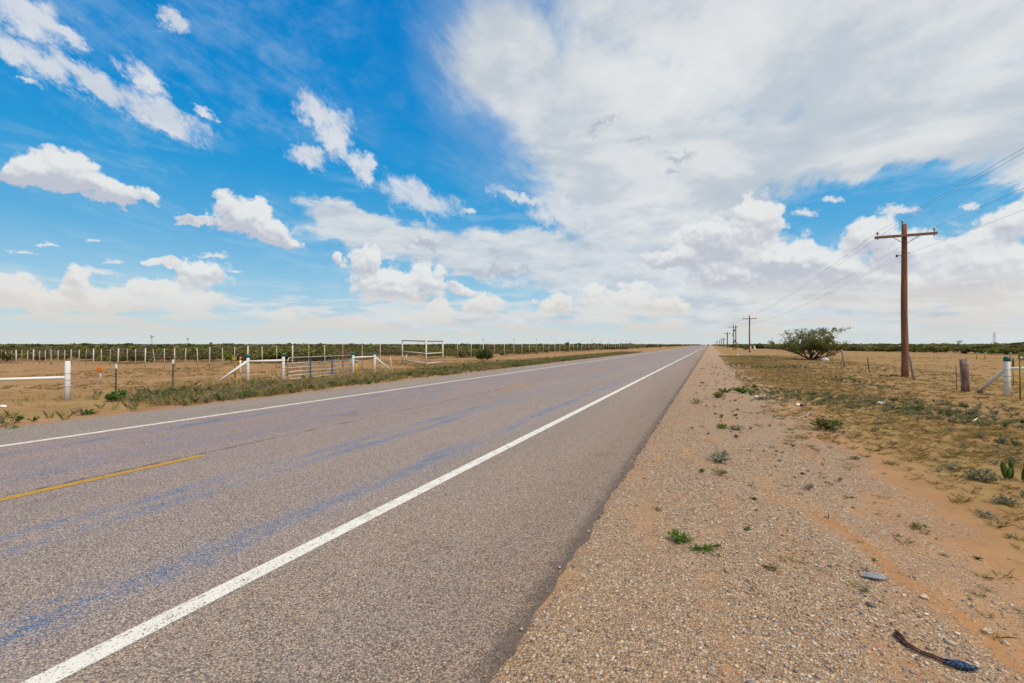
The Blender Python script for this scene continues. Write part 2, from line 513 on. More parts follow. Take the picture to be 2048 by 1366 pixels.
def up_to(p, py):
    """world height above p of image row py"""
    t = CAM_H + (688.8 - py) / 910.0 * depth(p)
    return t - p.z
def P2(px, py, dep):
    """a point at a given depth"""
    d = cam_ray(px, py)
    s = dep / (d.x * HEAD.x + d.y * HEAD.y)
    return Vector((0, 0, CAM_H)) + d * s

# ------------------------------------------------------------------ materials
def new_mat(name):
    m = bpy.data.materials.new(name)
    m.use_nodes = True
    m.node_tree.nodes.clear()
    return m, NT(m.node_tree)
def finish(m, q, col, rough=0.85, bump=None, bstr=0.3, bdist=0.01, metal=0.0, spec=0.3):
    b = q.n('ShaderNodeBsdfPrincipled')
    q.put(b.inputs['Base Color'], col if isinstance(col, bpy.types.NodeSocket) else rgba(col))
    q.put(b.inputs['Roughness'], rough)
    b.inputs['Metallic'].default_value = metal
    b.inputs['Specular IOR Level'].default_value = spec
    if bump is not None:
        bn = q.n('ShaderNodeBump')
        bn.inputs['Strength'].default_value = bstr
        bn.inputs['Distance'].default_value = bdist
        q.put(bn.inputs['Height'], bump)
        q.L.new(bn.outputs[0], b.inputs['Normal'])
    o = q.n('ShaderNodeOutputMaterial')
    q.L.new(b.outputs[0], o.inputs[0])
    return m
def wpos(q):
    return q.n('ShaderNodeNewGeometry').outputs['Position']
def worn(name, col, col2, scale=6.0, rough=0.6, amt=(0.45, 0.75), metal=0.0, stretch=(1, 1, 0.35), spec=0.3, bstr=0.15):
    m, q = new_mat(name)
    p = q.v('MULTIPLY', wpos(q), stretch)
    n = q.noise(p, scale, 6, 0.65)
    n2 = q.noise(p, scale * 7, 3, 0.6)
    f = q.smooth(q.m('ADD', q.m('MULTIPLY', n, 0.7), q.m('MULTIPLY', n2, 0.3)), amt[0], amt[1])
    c = q.mix(f, rgba(col), rgba(col2))
    return finish(m, q, c, rough, n2, bstr, 0.005, metal, spec)

M = {}
# asphalt ------------------------------------------------------------
def asphalt():
    m, q = new_mat('chip_seal_asphalt')
    p = wpos(q)
    x, y, z = q.sep(p)
    warp = q.noise(p, 60, 2, 0.5, color=True)
    pw = q.v('ADD', p, q.v('SCALE', q.v('SUBTRACT', warp, (.5, .5, .5)), scale=0.006))
    vo = q.voro(pw, 108, 'F1')
    gap = q.smooth(vo[0], 0.42, 0.78)
    rnd = q.sep(vo[1])
    chip = q.ramp(rnd[0], [(0.0, (0.095, 0.080, 0.072)), (0.25, (0.200, 0.170, 0.150)), (0.6, (0.288, 0.248, 0.220)), (0.85, (0.35, 0.295, 0.250)), (1.0, (0.48, 0.415, 0.37))])
    chip = q.mix(q.m('MULTIPLY', q.smooth(rnd[1], 0.86, 0.9), 0.6), chip, rgba((0.30, 0.175, 0.12)))
    chip = q.mix(q.m('MULTIPLY', q.smooth(rnd[2], 0.8, 0.86), 0.5), chip, rgba((0.16, 0.17, 0.21)))
    c = q.mix(q.m('MULTIPLY', gap, 0.75), chip, rgba((0.050, 0.044, 0.044)))
    # broad tone: the travelled lanes are mauve, the shoulders browner and darker
    big = q.noise(q.v('MULTIPLY', p, (0.9, 0.10, 1)), 1.0, 5, 0.55)
    lane = q.m('MULTIPLY', q.smooth(x, -10.4, -10.0), q.smooth(x, -2.75, -3.05))
    lane_far = q.m('MULTIPLY', lane, q.smooth(x, -5.0, -7.6, 0.45, 1.0))
    c = q.mix(lane_far, c, q.mix(1.0, c, rgba((0.97, 0.925, 1.02)), 'MULTIPLY'))
    c = q.mix(q.m('MULTIPLY', q.smooth(big, 0.38, 0.62), 0.50), c, q.mix(1.0, c, rgba((1.16, 1.12, 1.06)), 'MULTIPLY'))
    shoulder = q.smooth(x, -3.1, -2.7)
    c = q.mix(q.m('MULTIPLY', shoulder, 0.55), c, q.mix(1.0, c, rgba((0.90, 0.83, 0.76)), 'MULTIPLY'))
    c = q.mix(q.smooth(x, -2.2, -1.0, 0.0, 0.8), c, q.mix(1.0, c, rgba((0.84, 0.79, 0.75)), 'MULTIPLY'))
    # bitumen flushed up along the wheel paths: smooth, blue sky reflection painted in
    st = q.noise(q.v('MULTIPLY', p, (1.0, 0.16, 1)), 2.4, 5, 0.6)
    st2 = q.noise(q.v('MULTIPLY', p, (1.0, 0.55, 1)), 9.0, 4, 0.65)
    xx = q.m('ADD', x, q.m('MULTIPLY', q.m('SUBTRACT', q.noise(q.v('MULTIPLY', p, (0, 0.12, 0)), 1.0, 3, 0.5), 0.5), 0.5))
    path = None
    for cx, wd, amp in ((-3.55, 0.24, 0.98), (-5.02, 0.16, 0.92), (-5.42, 0.17, 1.08), (-7.7, 0.40, 0.50), (-8.4, 0.26, 0.68), (-9.45, 0.20, 1.12)):
        t = q.m('DIVIDE', q.m('SUBTRACT', xx, cx), wd)
        gss = q.m('MULTIPLY', q.m('POWER', 2.71828, q.m('MULTIPLY', q.m('MULTIPLY', t, t), -1.0)), amp)
        path = gss if path is None else q.m('MAXIMUM', path, gss)
    st3 = q.noise(q.v('MULTIPLY', p, (1.0, 0.45, 1)), 1.7, 4, 0.6)
    f = q.m('ADD', q.m('MULTIPLY', path, 0.46), q.m('ADD', q.m('MULTIPLY', q.m('SUBTRACT', st, 0.5), 1.2), q.m('MULTIPLY', q.m('SUBTRACT', st2, 0.5), 1.15)))
    f = q.m('ADD', f, q.m('ADD', q.m('MULTIPLY', q.m('SUBTRACT', q.noise(p, 26.0, 4, 0.7), 0.5), 1.0), q.m('MULTIPLY', q.m('SUBTRACT', st3, 0.55), 1.1)))
    flush = q.smooth(q.m('ADD', f, q.m('MULTIPLY', q.m('SUBTRACT', vo[0], 0.45), 1.1)), 0.47, 0.69)
    flush = q.m('MULTIPLY', flush, q.m('MULTIPLY', q.smooth(path, 0.02, 0.35), q.m('ADD', 0.62, q.m('MULTIPLY', gap, 0.34))))
    halo = q.m('MULTIPLY', q.smooth(f, -0.05, 0.55), 0.22)
    c = q.mix(halo, c, rgba((0.175, 0.160, 0.205)))
    c = q.mix(flush, c, rgba((0.040, 0.086, 0.165)))
    blot = q.noise(q.v('MULTIPLY', p, (1.0, 0.5, 1)), 1.1, 5, 0.6)
    c = q.mix(q.m('MULTIPLY', q.smooth(blot, 0.60, 0.74), 0.45), c, q.mix(1.0, c, rgba((0.62, 0.60, 0.60)), 'MULTIPLY'))
    # dark joint along the centre and raw tar at both edges
    jn = q.m('MULTIPLY', q.smooth(q.m('ABSOLUTE', q.m('SUBTRACT', x, -6.83)), 0.07, 0.015), q.smooth(st2, 0.42, 0.6))
    c = q.mix(q.m('MULTIPLY', jn, 0.75), c, rgba((0.05, 0.045, 0.045)))
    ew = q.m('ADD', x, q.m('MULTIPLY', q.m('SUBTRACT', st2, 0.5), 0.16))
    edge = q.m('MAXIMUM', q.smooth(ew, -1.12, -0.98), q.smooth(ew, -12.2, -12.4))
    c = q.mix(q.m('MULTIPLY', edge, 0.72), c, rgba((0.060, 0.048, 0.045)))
    # dust and odd pale stones
    sp = q.voro(p, 9.0, 'F1')
    c = q.mix(q.m('MULTIPLY', q.smooth(sp[0], 0.05, 0.03), 0.8), c, rgba((0.50, 0.44, 0.38)))
    h = q.m('SUBTRACT', 1.0, vo[0])
    h = q.mix(flush, h, rgba((0.5, 0.5, 0.5)))
    rough = q.m('SUBTRACT', 0.92, q.m('MULTIPLY', flush, 0.42))
    return finish(m, q, c, rough, h, 0.55, 0.008, 0, 0.3)
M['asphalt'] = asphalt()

def paint(name, col, cx, half, wear):
    m, q = new_mat(name)
    p = wpos(q)
    x, y, z = q.sep(p)
    vo = q.voro(p, 78, 'F1')
    n = q.noise(q.v('MULTIPLY', p, (1, 0.5, 1)), 14, 5, 0.7)
    n2 = q.noise(p, 120, 3, 0.7)
    speck = q.m('ADD', q.m('MULTIPLY', vo[0], 0.6), q.m('ADD', q.m('MULTIPLY', q.m('SUBTRACT', n, 0.5), 0.7), q.m('MULTIPLY', q.m('SUBTRACT', n2, 0.5), 0.5)))
    edge = q.m('ADD', q.m('ABSOLUTE', q.m('SUBTRACT', x, cx)), q.m('MULTIPLY', q.m('SUBTRACT', n2, 0.5), 0.035))
    hole = q.m('MAXIMUM', q.m('MULTIPLY', q.smooth(speck, 0.50 - wear, 0.64 - wear), 0.75), q.smooth(edge, half - 0.008, half + 0.006))
    dirt = q.mix(q.m('MULTIPLY', q.smooth(n, 0.4, 0.75), 0.35), rgba(col), rgba((col[0] * .72, col[1] * .70, col[2] * .66)))
    b = q.n('ShaderNodeBsdfPrincipled')
    q.put(b.inputs['Base Color'], dirt)
    b.inputs['Roughness'].default_value = 0.7
    bn = q.n('ShaderNodeBump'); bn.inputs['Strength'].default_value = 0.4; bn.inputs['Distance'].default_value = 0.006
    q.put(bn.inputs['Height'], q.m('SUBTRACT', 1.0, vo[0])); q.L.new(bn.outputs[0], b.inputs['Normal'])
    tr = q.n('ShaderNodeBsdfTransparent')
    mx = q.n('ShaderNodeMixShader')
    q.put(mx.inputs[0], hole); q.L.new(b.outputs[0], mx.inputs[1]); q.L.new(tr.outputs[0], mx.inputs[2])
    o = q.n('ShaderNodeOutputMaterial'); q.L.new(mx.outputs[0], o.inputs[0])
    return m

def dirt():
    m, q = new_mat('sandy_ground')
    p = wpos(q)
    x, y, z = q.sep(p)
    big = q.noise(p, 0.16, 5, 0.6)
    mid = q.noise(p, 0.9, 6, 0.62)
    fine = q.noise(p, 22.0, 5, 0.7)
    str_ = q.noise(q.v('MULTIPLY', p, (1.0, 0.25, 1)), 2.2, 6, 0.62)
    sand = q.mix(q.smooth(mid, 0.35, 0.68), rgba((0.245, 0.133, 0.064)), rgba((0.330, 0.200, 0.108)))
    sand = q.mix(q.m('MULTIPLY', q.smooth(big, 0.42, 0.66), 0.55), sand, rgba((0.215, 0.098, 0.038)))
    sand = q.mix(q.m('MULTIPLY', q.smooth(fine, 0.5, 0.75), 0.45), sand, rgba((0.20, 0.125, 0.075)))
    # dead thatch and low creeping growth staining the sand
    th = q.smooth(q.m('ADD', q.m('MULTIPLY', str_, 0.5), q.m('MULTIPLY', fine, 0.5)), 0.38, 0.55)
    right_grass = q.m('MULTIPLY', q.smooth(x, 1.9, 3.1), q.smooth(x, 7.0, 4.4, 0.35, 1.0))
    field = q.m('MULTIPLY', q.m('MULTIPLY', q.smooth(x, 5.5, 8.0), q.smooth(str_, 0.36, 0.55)), 0.85)
    left_grass = q.m('MULTIPLY', q.smooth(x, -12.9, -13.7), q.smooth(x, -24, -17, 0.55, 1.0))
    gz_ = q.m('MAXIMUM', q.m('MAXIMUM', right_grass, field), left_grass)
    thc = q.mix(q.smooth(mid, 0.4, 0.62), rgba((0.215, 0.135, 0.050)), rgba((0.225, 0.170, 0.062)))
    sand = q.mix(q.m('MULTIPLY', q.m('MULTIPLY', q.smooth(x, 2.3, 3.6), q.smooth(mid, 0.30, 0.62)), 0.50), sand, rgba((0.205, 0.128, 0.055)))
    sand = q.mix(q.m('MULTIPLY', q.m('MULTIPLY', th, gz_), 0.85), sand, thc)
    clod = q.noise(q.v('MULTIPLY', p, (1.0, 1.0, 1)), 6.0, 6, 0.7)
    sand = q.mix(q.m('MULTIPLY', q.smooth(clod, 0.54, 0.66), 0.40), sand, rgba((0.135, 0.080, 0.042)))
    # loose gravel of the shoulder
    vo = q.voro(q.v('MULTIPLY', p, (1, 1, 0.6)), 58, 'F1')
    rnd = q.sep(vo[1])
    vo2 = q.voro(q.v('ADD', p, (3.3, 1.7, 0)), 115, 'F1')
    rnd2 = q.sep(vo2[1])
    st = q.ramp(rnd[0], [(0.0, (0.100, 0.082, 0.075)), (0.2, (0.225, 0.162, 0.115)), (0.5, (0.370, 0.256, 0.166)), (0.8, (0.455, 0.338, 0.234)), (1.0, (0.53, 0.46, 0.39))])
    st = q.mix(q.m('MULTIPLY', q.smooth(rnd[1], 0.8, 0.85), 0.7), st, rgba((0.34, 0.185, 0.095)))
    st = q.mix(q.m('MULTIPLY', q.smooth(rnd[2], 0.82, 0.87), 0.6), st, rgba((0.20, 0.20, 0.22)))
    st2 = q.ramp(rnd2[0], [(0.0, (0.125, 0.098, 0.082)), (0.4, (0.308, 0.208, 0.130)), (1.0, (0.46, 0.347, 0.245))])
    pick = q.smooth(q.noise(p, 30, 2, 0.5), 0.44, 0.54)
    st = q.mix(pick, st2, st)
    gap = q.mix(pick, q.smooth(vo2[0], 0.5, 0.8), q.smooth(vo[0], 0.5, 0.8))
    st = q.mix(q.m('MULTIPLY', q.sep(gap)[0], 0.62), st, rgba((0.15, 0.090, 0.050)))
    gr = q.m('MULTIPLY', q.smooth(q.m('ADD', x, q.m('MULTIPLY', q.m('SUBTRACT', mid, 0.5), 2.4)), 2.6, 1.3), q.smooth(x, -6.2, -6.0))
    lg = q.m('MULTIPLY', q.smooth(x, -13.1, -12.6), q.smooth(x, -6.0, -6.2))
    gmask = q.m('MAXIMUM', gr, q.m('MULTIPLY', lg, 0.7))
    bare = q.smooth(q.m('ADD', q.m('MULTIPLY', str_, 0.55), q.m('ADD', q.m('MULTIPLY', mid, 0.25), q.m('MULTIPLY', q.noise(p, 5.0, 5, 0.65), 0.20))), 0.48, 0.60)
    track = q.m('DIVIDE', q.m('SUBTRACT', q.m('ADD', x, q.m('MULTIPLY', q.m('SUBTRACT', str_, 0.5), 0.5)), q.m('ADD', 1.02, q.m('MULTIPLY', q.m('SUBTRACT', 5.0, y), 0.27))), 0.15)
    track = q.m('MULTIPLY', q.m('POWER', 2.71828, q.m('MULTIPLY', q.m('MULTIPLY', track, track), -1.0)), q.m('MULTIPLY', q.smooth(y, 6.6, 4.6), q.smooth(fine, 0.66, 0.42)))
    sand = q.mix(q.m('MULTIPLY', track, 0.6), sand, rgba((0.31, 0.145, 0.055)))
    bare = q.m('MAXIMUM', bare, q.m('MULTIPLY', track, 1.7))
    gm = q.m('MULTIPLY', gmask, q.m('SUBTRACT', 1.0, q.m('MULTIPLY', bare, 0.66)))
    gm = q.m('MULTIPLY', gm, q.smooth(q.m('ADD', gm, q.m('MULTIPLY', fine, 0.6)), 0.35, 0.75))
    c = q.mix(gm, sand, st)
    h = q.mix(gm, q.m('ADD', q.m('MULTIPLY', fine, 0.7), mid), q.mix(pick, q.m('SUBTRACT', 1.0, vo2[0]), q.m('MULTIPLY', q.m('SUBTRACT', 1.0, vo[0]), 1.6)))
    return finish(m, q, c, 0.95, h, 0.75, 0.018, 0, 0.15)
M['dirt'] = dirt()

def pebble():
    m, q = new_mat('pebble')
    at_ = q.n('ShaderNodeVertexColor'); at_.layer_name = 'tint'
    n = q.noise(wpos(q), 90, 3, 0.6)
    c = q.mix(q.m('MULTIPLY', n, 0.5), at_.outputs[0], q.mix(1.0, at_.outputs[0], rgba((0.7, 0.66, 0.62)), 'MULTIPLY'))
    return finish(m, q, c, 0.9, None, spec=0.2)
M['pebble'] = pebble()

def foliage(name, rough=0.75, trans=0.25):
    m, q = new_mat(name)
    at_ = q.n('ShaderNodeVertexColor'); at_.layer_name = 'tint'
    d = q.n('ShaderNodeBsdfDiffuse'); q.L.new(at_.outputs[0], d.inputs[0])
    t = q.n('ShaderNodeBsdfTranslucent'); q.L.new(at_.outputs[0], t.inputs[0])
    mx = q.n('ShaderNodeMixShader'); mx.inputs[0].default_value = trans
    q.L.new(d.outputs[0], mx.inputs[1]); q.L.new(t.outputs[0], mx.inputs[2])
    o = q.n('ShaderNodeOutputMaterial'); q.L.new(mx.outputs[0], o.inputs[0])
    return m
M['leaf'] = foliage('leaf')
M['white'] = worn('white_pipe_paint', (0.62, 0.615, 0.60), (0.44, 0.41, 0.37), 5, 0.5, (0.58, 0.80))
M['cream'] = worn('weathered_white_post', (0.52, 0.48, 0.41), (0.30, 0.22, 0.165), 4, 0.65, (0.50, 0.72))
M['cream_worn'] = worn('peeling_white_post', (0.46, 0.41, 0.34), (0.22, 0.15, 0.11), 4, 0.7, (0.40, 0.62))
M['rust'] = worn('rusty_pipe', (0.20, 0.105, 0.075), (0.40, 0.30, 0.25), 7, 0.8, (0.42, 0.66))
M['teal'] = worn('teal_paint', (0.006, 0.115, 0.125), (0.02, 0.17, 0.17), 12, 0.45, (0.45, 0.7))
M['galv'] = worn('galvanised_tube', (0.43, 0.42, 0.42), (0.27, 0.245, 0.245), 5, 0.45, (0.48, 0.7), metal=0.4)
M['blue'] = worn('blue_gate_paint', (0.055, 0.062, 0.135), (0.10, 0.10, 0.16), 9, 0.5, (0.45, 0.75))
M['tpost'] = worn('dark_green_steel', (0.050, 0.055, 0.040), (0.14, 0.085, 0.06), 9, 0.6, (0.45, 0.7))
M['wire'] = worn('fence_wire', (0.16, 0.14, 0.13), (0.22, 0.15, 0.11), 9, 0.6, (0.45, 0.7), metal=0.3)
M['cable'] = worn('power_cable', (0.17, 0.18, 0.20), (0.22, 0.22, 0.23), 9, 0.6, (0.45, 0.7))
M['pole'] = worn('treated_pole_timber', (0.115, 0.050, 0.032), (0.235, 0.125, 0.066), 2.6, 0.9, (0.38, 0.66), stretch=(9, 9, 0.35), bstr=0.5)
M['old_wood'] = worn('grey_timber', (0.19, 0.15, 0.125), (0.34, 0.28, 0.235), 3, 0.95, (0.35, 0.65), stretch=(9, 9, 0.5), bstr=0.5)
M['corner_wood'] = worn('creosote_post', (0.12, 0.058, 0.042), (0.27, 0.20, 0.175), 2.2, 0.95, (0.42, 0.6), stretch=(5, 5, 0.8), bstr=0.5)
M['arm_wood'] = worn('crossarm_timber', (0.15, 0.082, 0.060), (0.25, 0.16, 0.12), 3, 0.9, (0.4, 0.66), stretch=(1.5, 8, 8))
M['ceramic'] = worn('porcelain', (0.33, 0.34, 0.36), (0.22, 0.21, 0.22), 20, 0.25, (0.45, 0.7), spec=0.5)
M['dark_metal'] = worn('dark_hardware', (0.04, 0.035, 0.035), (0.09, 0.06, 0.05), 15, 0.55, (0.45, 0.7), metal=0.5)
M['yellow'] = worn('yellow_marker_plastic', (0.42, 0.25, 0.025), (0.28, 0.18, 0.03), 6, 0.55, (0.5, 0.75))
M['yellow_steel'] = worn('yellow_green_steel', (0.27, 0.20, 0.02), (0.15, 0.12, 0.02), 6, 0.5, (0.45, 0.75))
M['olive_panel'] = worn('olive_sign_back', (0.090, 0.095, 0.018), (0.06, 0.06, 0.02), 6, 0.5, (0.45, 0.75))
M['plate'] = worn('white_plate', (0.70, 0.70, 0.66), (0.5, 0.5, 0.45), 20, 0.5, (0.5, 0.75))
M['orange'] = worn('orange_marker', (0.56, 0.115, 0.012), (0.50, 0.23, 0.02), 12, 0.5, (0.42, 0.62))
M['cyan'] = worn('pale_blue_cap', (0.10, 0.36, 0.44), (0.06, 0.24, 0.32), 12, 0.5, (0.45, 0.75))
M['bag'] = worn('crumpled_plastic', (0.78, 0.79, 0.80), (0.62, 0.65, 0.68), 18, 0.35, (0.45, 0.7))
M['blue_bag'] = worn('pale_blue_plastic', (0.40, 0.60, 0.66), (0.70, 0.74, 0.74), 14, 0.35, (0.4, 0.6))
M['slate'] = worn('grey_plastic', (0.145, 0.155, 0.185), (0.21, 0.22, 0.25), 30, 0.5, (0.4, 0.7))
M['strap'] = worn('brown_webbing', (0.050, 0.022, 0.016), (0.10, 0.055, 0.04), 60, 0.9, (0.4, 0.7))
M['blue_cloth'] = worn('blue_frayed_cloth', (0.018, 0.040, 0.105), (0.08, 0.13, 0.20), 70, 0.9, (0.45, 0.65))
M['cardboard'] = worn('pale_card', (0.62, 0.52, 0.44), (0.70, 0.66, 0.62), 20, 0.8, (0.4, 0.7))
M['rock'] = worn('pale_stone', (0.48, 0.39, 0.30), (0.30, 0.22, 0.16), 18, 0.95, (0.4, 0.7), stretch=(1, 1, 1))
M['far_steel'] = worn('far_steel', (0.30, 0.31, 0.32), (0.24, 0.24, 0.25), 2, 0.6, (0.4, 0.7))
M['red_tank'] = worn('red_brown_tank', (0.16, 0.045, 0.035), (0.20, 0.09, 0.07), 2, 0.7, (0.4, 0.7))
M['shed'] = worn('dark_shed', (0.05, 0.04, 0.035), (0.09, 0.07, 0.06), 2, 0.8, (0.4, 0.7))
M['bark'] = worn('mesquite_bark', (0.055, 0.030, 0.022), (0.13, 0.08, 0.06), 8, 0.95, (0.4, 0.7), stretch=(3, 3, 1))
M['car_paint'] = worn('dark_car_paint', (0.02, 0.02, 0.025), (0.03, 0.03, 0.035), 8, 0.3, (0.4, 0.7), spec=0.6)
M['car_glass'] = worn('car_glass', (0.02, 0.025, 0.03), (0.03, 0.03, 0.03), 8, 0.08, (0.4, 0.7), spec=0.7)
M['rubber'] = worn('tyre_rubber', (0.02, 0.02, 0.02), (0.03, 0.03, 0.03), 20, 0.9, (0.4, 0.7))
M['line_white'] = paint('white_line_paint', (0.56, 0.55, 0.52), -2.91, 0.075, 0.105)
M['line_white_far'] = paint('white_line_paint_old', (0.56, 0.545, 0.52), -10.21, 0.077, 0.12)
M['line_yellow'] = paint('yellow_line_paint', (0.34, 0.20, 0.018), -6.70, 0.072, 0.09)

# ------------------------------------------------------------------ ground and road
def axis(segs):
    out = []
    for a, b, st in segs:
        n = max(1, int(round((b - a) / st)))
        out += [a + (b - a) * i / n for i in range(n)]
    out.append(segs[-1][1])
    return out
gx = axis([(-2600, -400, 200), (-400, -90, 24), (-90, -34, 3.5), (-34, -12.6, 0.45), (-12.6, -12.05, 0.11), (-12.05, -1.3, 2.0),
           (-1.3, -0.8, 0.07), (-0.8, 6, 0.17), (6, 16, 0.4), (16, 60, 2.5), (60, 400, 24), (400, 2600, 200)])
gy = axis([(-60, -4, 4), (-4, 1, 0.5), (1, 14, 0.22), (14, 40, 0.55), (40, 90, 2.2), (90, 300, 12), (300, 1000, 60), (1000, 4200, 320)])
GV = np.array([(x, y, gz(x, y)) for y in gy for x in gx], dtype=np.float32)
nx, ny = len(gx), len(gy)
idx = np.arange(nx * ny).reshape(ny, nx)
GF = np.stack([idx[:-1, :-1], idx[:-1, 1:], idx[1:, 1:], idx[1:, :-1]], -1).reshape(-1, 4)
ground = np_mesh('ground', GV, GF, M['dirt'], smooth=True)
tag(ground, 'orange brown sand and gravel running flat to the scrub', None, None, 'structure')

rng = random.Random(5)
ry = axis([(-60, -2, 2.0), (-2, 16, 0.05), (16, 50, 0.25), (50, 200, 5), (200, 1400, 60)])
rv, rf = [], []
for i, y in enumerate(ry):
    j1 = 0.055 * mnoise.noise((y * 0.9, 0, 3)) + 0.050 * mnoise.noise((y * 3.3, 0, 8)) + 0.026 * mnoise.noise((y * 9.3, 0, 1))
    j2 = 0.05 * mnoise.noise((y * 0.9, 5, 3)) + 0.03 * mnoise.noise((y * 4.0, 5, 8))
    crown = lambda x: 0.0
    xl, xrr = ROAD_L + j2, ROAD_R + j1
    rv += [(xl - 0.03, y, -0.06), (xl, y, -0.004), (xl + 0.06, y, 0.0), (-6.7, y, 0.0), (xrr - 0.07, y, 0.0), (xrr - 0.01, y, -0.010), (xrr + 0.025, y, -0.06)]
for i in range(len(ry) - 1):
    for j in range(6):
        a = i * 7 + j
        rf.append((a, a + 1, a + 8, a + 7))
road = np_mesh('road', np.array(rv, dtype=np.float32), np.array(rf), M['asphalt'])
tag(road, 'grey mauve chip seal highway with bluish worn wheel tracks', None, None, 'structure')
def strip(name, x0, x1, y0, y1, z, mat, label):
    ys = axis([(y0, y1, max(0.5, (y1 - y0) / 200))])
    v, f = [], []
    for y in ys:
        v += [(x0, y, z), (x1, y, z)]
    for i in range(len(ys) - 1):
        f.append((2 * i, 2 * i + 1, 2 * i + 3, 2 * i + 2))
    o = np_mesh(name, np.array(v, dtype=np.float32), np.array(f), mat)
    return tag(o, label, None, None, 'structure')
strip('edge_line', -2.91 - 0.085, -2.91 + 0.085, -60, 1400, 0.004, M['line_white'], 'white edge line beside the near shoulder')
strip('edge_line', -10.21 - 0.085, -10.21 + 0.085, -60, 1400, 0.004, M['line_white_far'], 'thin white edge line on the far side of the road')
YD = -6.70
for i in range(-2, 28):
    s0 = 1.15 + 13.2 * i
    strip('centre_dash', YD - 0.075, YD + 0.075, s0, s0 + 3.1, 0.004, M['line_yellow'], 'yellow dash on the road centre')

# ------------------------------------------------------------------ vegetation builders
def leaf_quads(c, size, rs, elong=1.6, up=0.0):
    """n small leaf-shaped quads at centres c (n,3) -> V, F"""
    n = len(c)
    u = rs.normal(size=(n, 3)); u[:, 2] = u[:, 2] * 0.6 + up
    u /= np.linalg.norm(u, axis=1, keepdims=True)
    w = rs.normal(size=(n, 3))
    w -= u * (w * u).sum(1, keepdims=True)
    w /= np.linalg.norm(w, axis=1, keepdims=True)
    s = (size * rs.uniform(0.6, 1.4, n))[:, None] if np.isscalar(size) else (size * rs.uniform(0.6, 1.4, n))[:, None]
    u = u * s * elong * 0.5; w = w * s * 0.5
    V = np.stack([c - u, c - u * 0.1 + w, c + u, c - u * 0.1 - w], 1).reshape(-1, 3)
    F = np.arange(4 * n).reshape(n, 4)
    return V, F
def blades(base, dirs, length, width, rs, bend=0.35):
    """grass blades as two-piece ribbons: base (n,3), dirs (n,3) unit, length (n,), width (n,)"""
    n = len(base)
    side = np.cross(dirs, np.array([0, 0, 1.0])) + rs.normal(size=(n, 3)) * 0.3
    side /= np.linalg.norm(side, axis=1, keepdims=True) + 1e-9
    out = dirs.copy(); out[:, 2] = 0
    midp = base + dirs * (length * 0.55)[:, None]
    tip = base + dirs * length[:, None] + out * (length * bend)[:, None]
    tip[:, 2] -= length * bend * 0.25
    w = side * width[:, None] * 0.5
    V = np.stack([base - w, base + w, midp + w * 0.8, tip, midp - w * 0.8], 1).reshape(-1, 3)
    F = np.arange(5 * n).reshape(n, 5)
    return V, F
def tuft_arrays(n, rad, h, wd, rs, spread=0.5, bend=0.35):
    a = rs.uniform(0, 2 * PI, n)
    r = rad * 0.35 * np.sqrt(rs.uniform(0, 1, n))
    base = np.stack([r * np.cos(a), r * np.sin(a), np.full(n, -0.01)], 1)
    a2 = a + rs.normal(size=n) * 0.6
    tl = rs.uniform(0.05, 1.0, n) * spread
    d = np.stack([np.cos(a2) * tl, np.sin(a2) * tl, np.ones(n)], 1)
    d /= np.linalg.norm(d, axis=1, keepdims=True)
    return blades(base, d, h * rs.uniform(0.5, 1.1, n), wd * rs.uniform(0.6, 1.3, n), rs, bend)

GREEN = np.array([(0.115, 0.145, 0.042), (0.140, 0.160, 0.050), (0.100, 0.120, 0.042)])
BRIGHT = np.array([(0.10, 0.17, 0.035), (0.13, 0.20, 0.05), (0.075, 0.13, 0.025)])
OLIVE = np.array([(0.175, 0.160, 0.062), (0.215, 0.180, 0.075), (0.145, 0.142, 0.055)])
SILVER = np.array([(0.26, 0.255, 0.195), (0.22, 0.22, 0.165), (0.31, 0.30, 0.235)])
STRAW = np.array([(0.42, 0.300, 0.135), (0.48, 0.360, 0.180), (0.36, 0.250, 0.105)])
PALE = np.array([(0.48, 0.37, 0.22), (0.42, 0.31, 0.16), (0.36, 0.26, 0.12)])
GREYG = np.array([(0.200, 0.190, 0.120), (0.235, 0.220, 0.145), (0.170, 0.165, 0.100)])
def pick(pal, n, rs, jit=0.15):
    c = pal[rs.integers(0, len(pal), n)]
    return c * (1 + rs.uniform(-jit, jit, (n, 1)))

